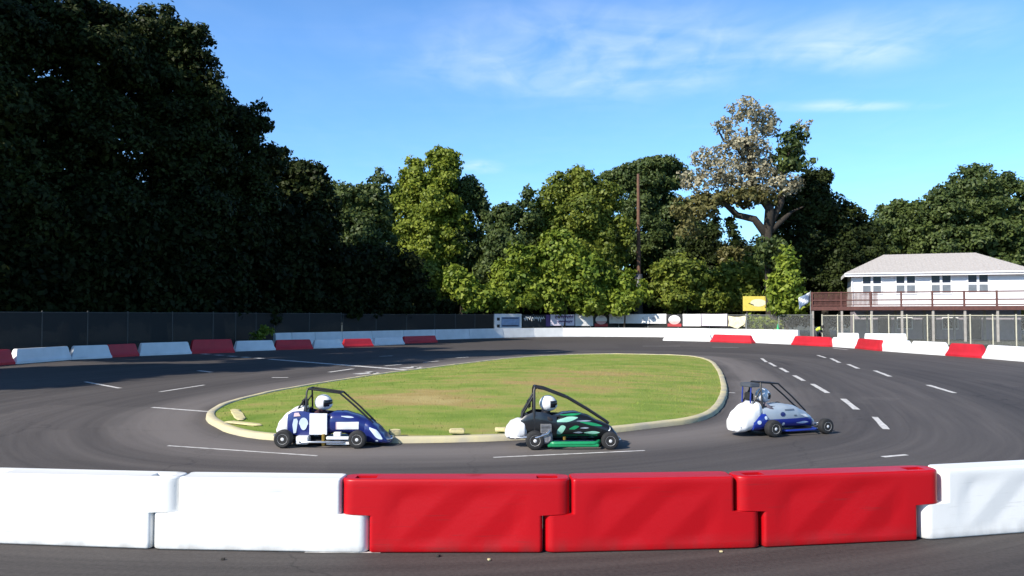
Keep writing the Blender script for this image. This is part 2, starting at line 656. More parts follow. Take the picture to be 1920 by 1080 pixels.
# short grass blades (uncountable)
rs = np.random.RandomState(3)
nb = 30000
ii = rs.randint(0, NK, nb); tt = np.sqrt(rs.rand(nb)) * 0.995
inn = np.array([[p.x, p.y] for p in inner]); cc = np.array([cen.x, cen.y])
jj = (ii + 1) % NK; fr = rs.rand(nb)[:, None]
edge = inn[ii] * (1 - fr) + inn[jj] * fr
P = cc + (edge - cc) * tt[:, None]
keep = rs.rand(nb) < np.clip(22.0 / P[:, 1], 0, 1)
P, tt = P[keep], tt[keep]
nb = len(P)
z0 = 0.07 + 0.22 * (1 - tt * tt)
h = 0.012 + 0.035 * rs.rand(nb) ** 3
a = rs.rand(nb) * 6.283
w = 0.006 + 0.008 * rs.rand(nb)
lean = (rs.rand(nb, 2) - 0.5) * 0.05
V = np.zeros((nb, 3, 3))
V[:, 0, :2] = P + np.stack([np.cos(a), np.sin(a)], 1) * w[:, None]; V[:, 0, 2] = z0 - 0.01
V[:, 1, :2] = P - np.stack([np.cos(a), np.sin(a)], 1) * w[:, None]; V[:, 1, 2] = z0 - 0.01
V[:, 2, :2] = P + lean; V[:, 2, 2] = z0 + h
o = np_mesh('grass', V.reshape(-1, 3), np.arange(nb * 3).reshape(-1, 3), lawn_mat('grass_blades', 1.15))
tag(o, 'short mown grass blades covering the infield', 'grass', kind='stuff')

# painted markings: one sheet 4 mm above the asphalt
mk = MB()


def stripe(x0, y0, x1, y1, w=0.10, z=0.004):
    a, b = at(x0, y0), at(x1, y1)
    d = (b - a).normalized()
    n = Vector((-d.y, d.x, 0)) * w * 1.25 / 2
    m = max(1, int((b - a).length / 0.4))
    vs = []
    for k in range(m + 1):
        q = a.lerp(b, k / m)
        jit = 1 + rnd.uniform(-0.12, 0.12)
        vs += [(q.x + n.x * jit, q.y + n.y * jit, z), (q.x - n.x * jit, q.y - n.y * jit, z)]
    mk.add(vs, [(2 * k, 2 * k + 1, 2 * k + 3, 2 * k + 2) for k in range(m)])


for s in [(299, 735, 383, 722, .09), (285, 764, 390, 772, .09), (315, 836, 595, 855, .05), (925, 858, 1209, 845, .05),
          (372, 695, 397, 698, .14), (510, 708, 540, 708, .14), (617, 698, 662, 691.5, .14), (722, 686, 752, 683.5, .14),
          (795, 679.5, 822, 677, .14), (855, 671, 878, 669.5, .14), (712, 668.5, 736, 667, .14),
          (1428, 672, 1437, 679, .11), (1442, 680, 1454, 687, .11), (1463, 690, 1477, 698, .11), (1489, 704, 1507, 714, .11),
          (1523, 720, 1552, 737, .11), (1581, 748, 1606, 768, .11),
          (1533, 666, 1548, 671, .12), (1558, 672, 1574, 680, .12), (1590, 683, 1609, 691, .12), (1640, 695, 1669, 706, .12),
          (1740, 722, 1790, 737, .12), (1640, 782, 1662, 805, .10),
          (1655, 857, 1700, 853, .07), (1335, 651, 1385, 652, .12), (1562, 653, 1590, 656, .12), (1205, 649, 1275, 649, .12),
          (1366, 736, 1378, 737, .09), (505, 673.5, 785, 695.5, .26), (160, 716, 225, 728, .1)]:
    stripe(*s)
for k in range(7):      # broken chequered tail of the start line
    x = 330 + k * 25
    stripe(x, 659.5 + (x - 330) * 0.079, x + 12, 659.5 + (x - 318) * 0.079, .3)
stripe(668, 701.5, 706, 698.5, .36); stripe(690, 697, 712, 702, .2)
stripe(757, 690.5, 786, 688, .36); stripe(775, 687, 790, 691.5, .2)
stripe(572, 1035.5, 714, 1036.5, .035); stripe(716, 1036.5, 948, 1036.0, .012)
paint = mat('road_paint', (0.74, 0.72, 0.69), 0.7, sub=(0.36, 0.345, 0.33), scale=9, detail=8)
tag(mk.build('track_markings', paint, smooth=False, fixn=False), 'worn white painted lines and dashes on the asphalt', 'markings', kind='structure')
for p in mk.f[:1]: pass


# ================================================================== TREES
def crown(name, blobs, lm, leaf, dens, rs, parent, clump_r=1.0, cover=1.15, origin=Vector()):
    """every blob of the crown is a shell of leafy lumps, each lump a dome of small bent leaves, plus sparse leaves inside"""
    Vs = []

    def leaves(ctr, nn, size):
        nn = nn / (np.linalg.norm(nn, axis=1)[:, None] + 1e-9)
        t = np.cross(nn, rs.normal(size=nn.shape)); t /= np.linalg.norm(t, axis=1)[:, None] + 1e-9
        b = np.cross(nn, t)
        q_ = size * (0.6 + 0.7 * rs.rand(len(ctr)))[:, None]
        q = np.stack([ctr + t * q_, ctr + b * q_ * 0.62 + nn * q_ * 0.15, ctr - t * q_, ctr - b * q_ * 0.62 + nn * q_ * 0.15], 1)
        Vs.append(q.reshape(-1, 3))
    for (c, rx, ry, rz, k) in blobs:
        rad = np.array([rx, ry, rz])
        area = 4 * math.pi * ((rx * ry) ** 1.6 / 3 + (rx * rz) ** 1.6 / 3 + (ry * rz) ** 1.6 / 3) ** (1 / 1.6)
        lr0 = min(clump_r, max(0.30, 0.34 * min(rx, rz)))
        nl = max(4, int(area * dens * k / (lr0 * lr0 * 2.7)))
        u = rs.normal(size=(nl, 3)); u /= np.linalg.norm(u, axis=1)[:, None]
        lc = np.array(c) + u * (0.58 + 0.42 * rs.rand(nl) ** 0.7)[:, None] * rad
        lr = lr0 * (0.45 + 1.1 * rs.rand(nl) ** 1.5)
        cnt = np.maximum(6, (10.0 * lr * lr * cover / (1.24 * leaf * leaf)).astype(int))
        idx = np.repeat(np.arange(nl), cnt)
        v = rs.normal(size=(len(idx), 3)); v /= np.linalg.norm(v, axis=1)[:, None]
        v = v + u[idx] * 0.35; v[:, 2] += 0.25
        v /= np.linalg.norm(v, axis=1)[:, None]
        r_ = (lr[idx] * (0.45 + 0.80 * rs.rand(len(idx)) ** 1.2))[:, None]
        ctr = lc[idx] + v * r_ * np.array([1, 1, 0.72])
        ctr = ctr + rs.normal(size=ctr.shape) * leaf * 0.6
        leaves(ctr, v * 0.65 + u[idx] * 0.3 + np.array([0, 0, 0.2]) + rs.normal(size=v.shape) * 0.55, leaf)
        ni = int(area * dens * k * 0.5 / (leaf * leaf * 3.2))
        w = rs.normal(size=(ni, 3)); w /= np.linalg.norm(w, axis=1)[:, None]
        leaves(np.array(c) + w * (0.25 + 0.45 * rs.rand(ni))[:, None] * rad, w + rs.normal(size=w.shape) * 0.5, leaf * 1.6)
    V = np.concatenate(Vs) - np.array(origin)
    V[:, 2] = np.maximum(V[:, 2], 0.03)
    return np_mesh(name, V, np.arange(len(V)).reshape(-1, 4), lm, parent)


bark_d = mat('bark_dark', (0.045, 0.035, 0.026), 0.95, sub=(0.02, 0.017, 0.013), scale=6, bump=0.6, bscale=14)
bark_b = mat('bark_brown', (0.11, 0.08, 0.055), 0.95, sub=(0.05, 0.036, 0.026), scale=6, bump=0.6, bscale=14)


def px_blobs(bl, d, depthf=0.85, maxd=5.0):
    out = []
    for b in bl:
        cx, cy, rx, ry = b[:4]
        k = b[4] if len(b) > 4 else 1.0
        dd = b[5] if len(b) > 5 else 0.0
        D = d + dd
        c = atd(cx, cy, D)
        rxm, rzm = rx * D / FPX, ry * D / FPX
        out.append((c, rxm, min(maxd, max(rxm, rzm) * depthf), rzm, k))
    return out


def tree(name, label, base_px, d, bl, lm, leaf=0.2, dens=1.0, tr=0.3, bark=bark_d, seed=0, cat='tree', group=None, clump_r=0.72, cover=1.1,
         limbs=True, trunk_top=None, path=None, world_blobs=None, base=None):
    rs = np.random.RandomState(seed)
    r = random.Random(seed)
    blobs = world_blobs if world_blobs else px_blobs(bl, d)
    if base is None:
        base = Vector(((base_px - 960) / FPX * d, d, 0.0))
    root = thing(name, label, cat, base, 0, group)
    crown('crown', blobs, lm, leaf, dens, rs, root, clump_r, cover, base)
    top = max(b[0].z for b in blobs)
    low = min(b[0].z for b in blobs)
    ctr = sum((b[0] for b in blobs), Vector()) / len(blobs)
    tb = MB()
    H = trunk_top if trunk_top else low + 0.55 * (top - low)
    end = Vector((ctr.x, ctr.y, H)) - base
    pts = [Vector((0, 0, -0.1))]
    for k in (0.12, 0.3, 0.5, 0.75):
        q = end * k
        q.x *= k ** 0.4; q.y *= k ** 0.4
        pts.append(q + Vector((r.uniform(-.12, .12), r.uniform(-.12, .12), 0)))
    pts.append(end)
    if path:
        pts = [atd(*q, d) - base for q in path]
        pts[0].z = -0.1
        pts.insert(1, pts[0].lerp(pts[1], .3))
    tb.tube(pts, [tr * 1.45, tr * 1.05, tr * 0.9, tr * 0.75, tr * 0.55, tr * (.62 if path else .3)], 9)
    if limbs:
        for (c, rx, ry, rz, k) in blobs:
            e = c - base
            hz = max(0.25 * H, min(H * 0.95, e.z - (0.35 + 0.2 * r.random()) * max(1.0, math.hypot(e.x - end.x, e.y - end.y))))
            f = min(0.97, hz / H)
            st = pts[-1]
            acc = None
            for a_, b_ in zip(pts, pts[1:]):
                if a_.z <= hz <= b_.z:
                    st = a_.lerp(b_, (hz - a_.z) / max(1e-6, b_.z - a_.z)); break
            mid = st.lerp(e, 0.5) + Vector((r.uniform(-.3, .3), r.uniform(-.3, .3), r.uniform(-.1, .3)))
            r0 = tr * (0.5 - 0.25 * f)
            tb.tube([st, mid, e], [r0, r0 * 0.7, r0 * 0.3], 6)
            for _ in range(4):
                u = Vector((r.gauss(0, 1), r.gauss(0, 1), r.gauss(0.4, 0.8))).normalized()
                tip = e + Vector((u.x * rx, u.y * ry, u.z * rz)) * 0.85
                tb.tube([mid.lerp(e, r.uniform(0.3, 0.9)), e.lerp(tip, 0.5) + Vector((0, 0, 0.1)), tip], [r0 * 0.3, r0 * 0.2, r0 * 0.07], 5)
    tb.build('trunk', bark, root, angle=60)
    return root


G_dark = leaf_mat('leaf_dark', (0.011, 0.018, 0.006), (0.040, 0.054, 0.013), 0.12, spec=0.12)  # darker than real leaves, deep shade put into the colour
G_under = leaf_mat('leaf_undergrowth', (0.007, 0.011, 0.004), (0.022, 0.030, 0.008), 0.08, spec=0.08)  # undergrowth leaves darkened further, forest shade painted into their colour
G_mid = leaf_mat('leaf_mid', (0.065, 0.105, 0.015), (0.24, 0.275, 0.040), 0.34)
G_bright = leaf_mat('leaf_bright', (0.10, 0.150, 0.018), (0.30, 0.345, 0.042), 0.36)
G_bush = leaf_mat('leaf_bush', (0.085, 0.150, 0.017), (0.285, 0.345, 0.042), 0.34)
G_deep = leaf_mat('leaf_deep', (0.034, 0.062, 0.020), (0.115, 0.150, 0.036), 0.28)
G_pale = leaf_mat('leaf_pale', (0.17, 0.150, 0.085), (0.48, 0.44, 0.30), 0.25, 0.5)
G_olive = leaf_mat('leaf_olive', (0.09, 0.092, 0.024), (0.21, 0.185, 0.07), 0.25, 0.5)

# --- dark row on the left
LG = 'dark trees behind the left fence'
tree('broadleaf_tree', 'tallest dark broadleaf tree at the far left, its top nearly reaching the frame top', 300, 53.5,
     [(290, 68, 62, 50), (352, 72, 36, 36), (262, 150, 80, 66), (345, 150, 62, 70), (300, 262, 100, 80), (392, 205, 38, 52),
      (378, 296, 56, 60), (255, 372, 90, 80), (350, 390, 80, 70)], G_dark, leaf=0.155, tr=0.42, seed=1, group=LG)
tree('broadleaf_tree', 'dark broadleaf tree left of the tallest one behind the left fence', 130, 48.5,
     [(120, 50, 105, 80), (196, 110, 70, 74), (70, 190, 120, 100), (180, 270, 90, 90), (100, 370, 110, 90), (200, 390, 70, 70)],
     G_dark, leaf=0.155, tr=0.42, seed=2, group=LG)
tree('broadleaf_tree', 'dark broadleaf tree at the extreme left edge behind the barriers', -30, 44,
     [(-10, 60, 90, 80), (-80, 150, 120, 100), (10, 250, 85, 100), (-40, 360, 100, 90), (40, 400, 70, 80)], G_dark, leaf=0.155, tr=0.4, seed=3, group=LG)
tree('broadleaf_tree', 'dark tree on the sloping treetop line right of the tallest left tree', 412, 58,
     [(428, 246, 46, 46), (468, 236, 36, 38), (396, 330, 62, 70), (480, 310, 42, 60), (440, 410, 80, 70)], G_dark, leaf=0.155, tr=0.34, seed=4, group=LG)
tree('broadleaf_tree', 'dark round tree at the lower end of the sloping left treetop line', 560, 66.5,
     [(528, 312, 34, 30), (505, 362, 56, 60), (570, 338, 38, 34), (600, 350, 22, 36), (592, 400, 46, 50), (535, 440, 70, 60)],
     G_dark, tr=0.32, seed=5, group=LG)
tree('broadleaf_tree', 'lower half-lit green tree between the dark left row and the tall yellow-green tree', 662, 76,
     [(660, 372, 46, 26), (640, 415, 50, 45), (700, 388, 28, 36), (682, 445, 60, 50), (640, 480, 60, 50)], G_deep, tr=0.28, seed=6, group=LG)
tree('broadleaf_tree', 'sparse twiggy tree top poking up left of the tall yellow-green tree', 712, 86,
     [(712, 336, 24, 16, .22), (694, 362, 18, 20, .3), (728, 358, 14, 16, .3), (712, 410, 26, 36, .7)], G_deep, tr=0.14, seed=7, leaf=0.22)
# shade trees standing beside the track outside the frame: first three shadow the left asphalt, last three are added to darken the left row
for (lab, x, y, H, r_c, sd) in (('tall dark tree beside the track left of the frame, with the most slender crown', -25.0, 25.5, 26, 4.0, 8),
                                ('dark tree beside the track left of the frame, second from the camera', -28.5, 19, 19, 3.6, 81),
                                ('shortest dark tree beside the track left of the frame, nearest the camera', -33, 12, 18, 4.2, 9),
                                ('dark unseen tree added to shade the left row, behind the slender one', -31, 31, 24, 4.2, 82),
                                ('tall dark unseen tree added to shade the left row, close behind it', -35, 39, 27, 4.6, 83),
                                ('tall dark unseen tree added to shade the left row, deepest in the left wood', -38, 48, 27, 5.0, 84)):
    tree('broadleaf_tree', lab, 0, y, None, G_dark, tr=0.32, seed=sd, dens=0.8, base=Vector((x, y, 0)),
         world_blobs=[(Vector((x, y, H - 3)), r_c * .8, r_c * .8, 3.0, 1), (Vector((x - 1.2, y + 1.0, H - 7)), r_c, r_c, 3.6, 1),
                      (Vector((x + .5, y - 1.2, H - 10)), r_c * .9, r_c, 3.4, 1)])

# --- middle
tree('broadleaf_tree', 'tall sunlit yellow-green tree with a ragged top, left of the middle', 800, 87,
     [(826, 298, 26, 20), (846, 300, 14, 18), (775, 318, 20, 20), (828, 330, 32, 28), (786, 352, 40, 28), (752, 372, 26, 26), (812, 385, 52, 34),
      (768, 420, 46, 40), (826, 440, 58, 45), (780, 480, 60, 45)], G_bright, tr=0.3, seed=11)
tree('broadleaf_tree', 'dark green tree with a drooping right arm beside the tall yellow-green tree', 868, 89,
     [(866, 352, 30, 22), (893, 372, 20, 24), (905, 395, 10, 22), (856, 392, 36, 34), (866, 446, 48, 42), (880, 500, 60, 45)], G_deep, tr=0.26, seed=12)
tree('broadleaf_tree', 'low dark tree with a thin spire in the dip of the treeline', 952, 84,
     [(950, 402, 32, 16), (928, 434, 34, 32), (990, 372, 10, 20, .5), (988, 408, 26, 28, .8), (960, 470, 50, 45), (950, 520, 55, 40)], G_deep, tr=0.24, seed=13)
tree('broadleaf_tree', 'broad dense green tree left of the utility pole', 1090, 86,
     [(1048, 356, 28, 28), (1088, 344, 36, 24), (1036, 400, 42, 45), (1098, 398, 58, 45), (1140, 372, 30, 30), (1070, 460, 70, 50), (1130, 450, 55, 55),
      (1010, 440, 28, 40), (1100, 520, 70, 50)], G_mid, tr=0.36, seed=14)
tree('umbrella_tree', 'flat-topped umbrella-shaped tree behind the utility pole', 1222, 98,
     [(1232, 312, 46, 16), (1186, 328, 40, 18), (1268, 332, 28, 20), (1150, 334, 24, 12), (1215, 345, 60, 18), (1210, 385, 50, 30, .8), (1256, 405, 44, 40),
      (1200, 450, 60, 50), (1260, 470, 60, 50), (1300, 460, 45, 60)], G_deep, tr=0.36, seed=15)
# --- big pale tree on the right with a forked trunk
rt = tree('pale_tree', 'big half-bare tree with pale pinkish-brown leaves and a dark leaning trunk', 1442, 78,
          [(1398, 212, 34, 26, .5), (1362, 238, 24, 16, .45), (1438, 240, 34, 30, .55), (1392, 272, 44, 24, .55), (1330, 296, 34, 18, .45),
           (1420, 305, 42, 26, .6), (1308, 340, 36, 22, .5), (1358, 330, 40, 28, .6), (1402, 345, 46, 28, .65), (1508, 238, 18, 12, .16),
           (1470, 345, 36, 26, .6)],
          G_pale, leaf=0.17, tr=0.62, seed=16, clump_r=0.5, cover=.42, limbs=False, path=[(1450, 597), (1446, 540), (1443, 490), (1441, 455), (1440, 425)])
oc = px_blobs([(1298, 392, 34, 26, .6), (1334, 380, 30, 22, .6), (1292, 428, 24, 22, .55), (1390, 372, 50, 16, .5), (1440, 366, 30, 20, .5)], 78)
crown('olive_foliage', oc, G_olive, 0.22, 1.0, np.random.RandomState(61), rt, 0.6, 0.85, Vector(rt.location))
dc = px_blobs([(1484, 268, 26, 30, .6), (1502, 306, 28, 24, .6), (1470, 300, 20, 30, .5), (1458, 478, 16, 34, .9, -1.5), (1468, 530, 20, 36, .9, -1.5), (1428, 470, 10, 26, .7, -1.5)], 78)
crown('green_foliage', dc, G_deep, 0.22, 1.0, np.random.RandomState(62), rt, 0.6, 0.85, Vector(rt.location))
lb = MB()
bs = Vector(rt.location)
for path, rad in (([(1440, 440), (1412, 412), (1385, 402), (1360, 385), (1342, 372)], [.42, .36, .32, .25, .15]),
                  ([(1443, 430), (1440, 392), (1418, 350), (1402, 300), (1398, 240)], [.5, .45, .36, .24, .1]),
                  ([(1446, 420), (1462, 380), (1470, 330), (1480, 280)], [.4, .32, .2, .1]),
                  ([(1400, 300), (1380, 278), (1360, 262), (1345, 245)], [.2, .17, .12, .06]),
                  ([(1478, 285), (1495, 258), (1508, 240), (1520, 228)], [.09, .06, .04, .02]),
                  ([(1448, 432), (1470, 408), (1488, 396), (1505, 388)], [.3, .22, .14, .06])):
    lb.tube([atd(*p, 78) - bs + Vector((0, random.Random(i).uniform(-.6, .6), 0)) for i, p in enumerate(path)], rad, 8)
lb.build('branches', bark_d, rt, angle=60)
hb = MB()
for k in range(8):
    hb.tube([atd(1372, 402, 78) - bs, atd(1370 + k, 420 + 3 * k, 78) - bs, atd(1372 + 2 * k, 430 + 4 * k, 78) - bs], [.03, .025, .01], 4)
hb.build('hanging_twigs', bark_d, rt)
crown('hanging_vine', px_blobs([(1368, 412, 5, 10, .8), (1374, 432, 6, 12, .9), (1380, 448, 5, 9, .8), (1346, 410, 3, 8, .6)], 78), G_dark, 0.2, 1.0,
      np.random.RandomState(63), rt, 0.35, 1.0, bs)
tree('broadleaf_tree', 'dark green tree mass right of the pale tree, behind the wooden deck', 1545, 84,
     [(1528, 338, 28, 16), (1546, 330, 12, 10), (1530, 362, 26, 18), (1490, 385, 42, 34), (1540, 400, 46, 38), (1500, 450, 60, 50), (1588, 428, 46, 36), (1570, 480, 60, 50),
      (1618, 462, 36, 36), (1480, 510, 50, 50), (1560, 530, 60, 45), (1610, 520, 40, 40)], G_dark, tr=0.4, seed=17)
tree('broadleaf_tree', 'dark tree above the roof of the white house', 1690, 92,
     [(1676, 398, 30, 22), (1660, 440, 34, 36), (1704, 420, 46, 45), (1690, 480, 60, 50)], G_deep, tr=0.35, seed=18)
tree('broadleaf_tree', 'tall dark tree behind the right end of the white house', 1810, 88,
     [(1780, 390, 56, 46), (1836, 360, 60, 50), (1890, 400, 60, 60), (1770, 450, 60, 50), (1850, 460, 70, 60), (1930, 470, 60, 70)], G_deep, tr=0.4, seed=19)

# --- bright bushes behind the far fence
BG = 'sunlit bushes behind the banner fence'
for i, (nm, lab, bx, d, bl, lm) in enumerate([
    ('bush', 'rounded bright green bush left of the broad tree, above the blue-grey board', 965, 82,
     [(975, 488, 30, 32), (945, 520, 28, 34), (972, 545, 36, 36), (940, 560, 34, 26)], G_bush),
    ('bush', 'widest bright green bush behind the purple script banner', 1060, 83,
     [(1052, 480, 46, 48), (1092, 520, 56, 46), (1040, 548, 46, 36), (1108, 562, 44, 26), (1010, 540, 34, 40)], G_bush),
    ('bush', 'small bright green bush at the foot of the utility pole', 1172, 82,
     [(1180, 546, 30, 32), (1164, 568, 24, 20)], G_bush),
    ('bush', 'round green bush right of the utility pole behind the long white banner', 1285, 83,
     [(1270, 516, 46, 34), (1318, 530, 32, 32), (1256, 556, 46, 28), (1326, 564, 34, 22)], G_mid),
    ('bush', 'leafy bush left of the yellow sign', 1390, 84,
     [(1376, 520, 30, 30), (1392, 552, 30, 26), (1412, 505, 24, 28), (1360, 560, 26, 22)], G_mid),
    ('bush', 'low green bush in front of the dark trees left of the boards', 805, 80,
     [(800, 520, 28, 26), (812, 556, 34, 28)], G_mid),
    ('bush', 'dome-shaped olive bush left of the boards', 858, 79,
     [(852, 514, 20, 14), (862, 540, 28, 26), (896, 556, 32, 26)], G_bush)]):
    tree(nm, lab, bx, d, bl, lm, leaf=0.24, tr=0.1, seed=30 + i, cat='bush', group=BG, clump_r=0.6)
tree('conical_tree', 'slender cone-shaped bright green young tree right of the yellow sign', 1476, 73,
     [(1476, 474, 8, 14), (1476, 500, 18, 20), (1473, 528, 28, 24), (1477, 556, 34, 26), (1477, 575, 32, 16)], G_bush, leaf=0.24, tr=0.14, seed=41, clump_r=0.5)
tree('broadleaf_tree', 'dark rounded tree in shade under the low limb of the pale tree', 1330, 92,
     [(1320, 462, 36, 30), (1345, 490, 30, 40), (1310, 510, 50, 40)], G_dark, tr=0.25, seed=42)
tree('plume_tree', 'small pale plume-topped tree between the dark tree and the pale tree trunk', 1372, 88,
     [(1372, 474, 22, 8, .7), (1362, 486, 10, 10, .6), (1384, 484, 12, 10, .6), (1374, 505, 16, 18, .8)], G_olive, leaf=0.22, tr=0.12, seed=43, clump_r=0.5)
tree('shrub', 'small lit green shrub against the dark left fence', 495, 54,
     [(496, 622, 8, 6), (490, 630, 9, 7)], G_bush, leaf=0.14, tr=0.03, seed=44, cat='shrub', clump_r=0.3, limbs=False)
tree('shrub', 'low green weeds behind the fence under the yellow sign', 1425, 77,
     [(1420, 606, 26, 9), (1446, 610, 18, 8), (1400, 612, 12, 6)], G_bush, leaf=0.18, tr=0.03, seed=45, cat='shrub', clump_r=0.35, limbs=False)

# --- dark undergrowth: one mass
ug = []
r_ = random.Random(77)
for k in range(60):
    x = -80 + k * 15
    d = 47 + max(0, (x - 100)) * 0.052 + r_.uniform(0, 3)
    for y, ry in ((570, 40), (515, 55), (465, 55), (420, 45)):
        if r_.random() < 0.9 and not (y < 500 and x > 600) and not (y < 540 and x > 750):
            ug.append((x + r_.uniform(-20, 20), y + r_.uniform(-12, 12), r_.uniform(34, 52), ry * r_.uniform(.7, 1.1), .55, 2.5 + r_.uniform(0, 2)))


def left_depth(x):
    P_ = [(-100, 40), (240, 48.5), (400, 53), (515, 61), (640, 66), (815, 75), (1000, 84)]
    for (a, da), (b, db) in zip(P_, P_[1:]):
        if a <= x <= b: return da + (db - da) * (x - a) / (b - a)
    return 40 if x < 0 else 84


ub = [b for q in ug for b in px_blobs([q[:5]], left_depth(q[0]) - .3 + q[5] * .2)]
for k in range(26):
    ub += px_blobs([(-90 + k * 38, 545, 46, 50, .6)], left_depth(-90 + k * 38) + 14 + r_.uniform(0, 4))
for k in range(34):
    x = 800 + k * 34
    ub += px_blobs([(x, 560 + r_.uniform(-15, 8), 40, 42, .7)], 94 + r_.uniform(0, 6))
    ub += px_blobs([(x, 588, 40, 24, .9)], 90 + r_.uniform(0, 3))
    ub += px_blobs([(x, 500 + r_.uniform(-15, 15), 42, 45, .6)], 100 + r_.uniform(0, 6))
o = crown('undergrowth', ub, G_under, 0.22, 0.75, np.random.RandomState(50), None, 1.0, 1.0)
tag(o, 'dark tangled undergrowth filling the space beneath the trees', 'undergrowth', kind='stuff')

# ================================================================== NEAR BARRIERS


def scuffed(name, col, dirt, amt):
    """rotomoulded plastic with sideways scrapes, specks and road grime splashed along the foot"""
    m = bpy.data.materials.new(name)
    m.use_nodes = True
    t = m.node_tree
    L = t.links.new
    b = t.nodes['Principled BSDF']
    geo = N(t, 'ShaderNodeNewGeometry')
    sp = N(t, 'ShaderNodeSeparateXYZ'); L(geo.outputs['Position'], sp.inputs[0])

    def noise(scale, st, det=5):
        mp = N(t, 'ShaderNodeMapping'); mp.inputs['Scale'].default_value = st
        L(geo.outputs['Position'], mp.inputs['Vector'])
        n = N(t, 'ShaderNodeTexNoise'); n.inputs['Scale'].default_value = scale; n.inputs['Detail'].default_value = det
        L(mp.outputs[0], n.inputs['Vector'])
        return n.outputs[0]

    def ramp(v, a, c):
        r = N(t, 'ShaderNodeMapRange'); r.inputs[1].default_value = a; r.inputs[2].default_value = c
        L(v, r.inputs[0]); return r.outputs[0]

    def op(o, a, c):
        mm = N(t, 'ShaderNodeMath', operation=o)
        for i, v in enumerate((a, c)):
            if isinstance(v, (int, float)): mm.inputs[i].default_value = v
            else: L(v, mm.inputs[i])
        return mm.outputs[0]
    scr = op('MULTIPLY', ramp(noise(2.2, (1, 1, 16), 6), .60, .72), ramp(noise(1.3, (1, 1, 1), 3), .45, .62))
    spk = ramp(noise(34, (1, 1, 1), 3), .70, .80)
    foot = op('MULTIPLY', ramp(sp.outputs[2], .16, .0), ramp(noise(6, (1, 1, .5), 6), .35, .68))
    d = op('MINIMUM', op('MULTIPLY', op('ADD', op('ADD', op('MULTIPLY', scr, .7), op('MULTIPLY', spk, .5)), foot), amt), .8)
    tone = N(t, 'ShaderNodeMix', data_type='RGBA')
    L(ramp(noise(1.1, (1, 1, 1), 4), .3, .7), tone.inputs[0])
    tone.inputs[6].default_value = (*[c * .90 for c in col], 1); tone.inputs[7].default_value = (*col, 1)
    mx = N(t, 'ShaderNodeMix', data_type='RGBA'); L(d, mx.inputs[0])
    L(tone.outputs[2], mx.inputs[6]); mx.inputs[7].default_value = (*dirt, 1)
    L(mx.outputs[2], b.inputs['Base Color'])
    rg = op('ADD', op('MULTIPLY', d, .4), .40)
    L(rg, b.inputs['Roughness'])
    b.inputs['Specular IOR Level'].default_value = .35
    n2 = noise(38, (1, 1, 1), 4)
    bp = N(t, 'ShaderNodeBump'); bp.inputs['Strength'].default_value = .10; bp.inputs['Distance'].default_value = .01
    L(n2, bp.inputs['Height']); L(bp.outputs[0], b.inputs['Normal'])
    return m


plastic_red = scuffed('red_plastic', (0.46, 0.003, 0.008), (0.16, 0.02, 0.02), .6)
plastic_white = scuffed('white_plastic', (0.80, 0.80, 0.785), (0.30, 0.28, 0.25), .55)
dirt_rubber = mat('black_rubber', (0.02, 0.02, 0.022), 0.75, var=0.2, scale=8)


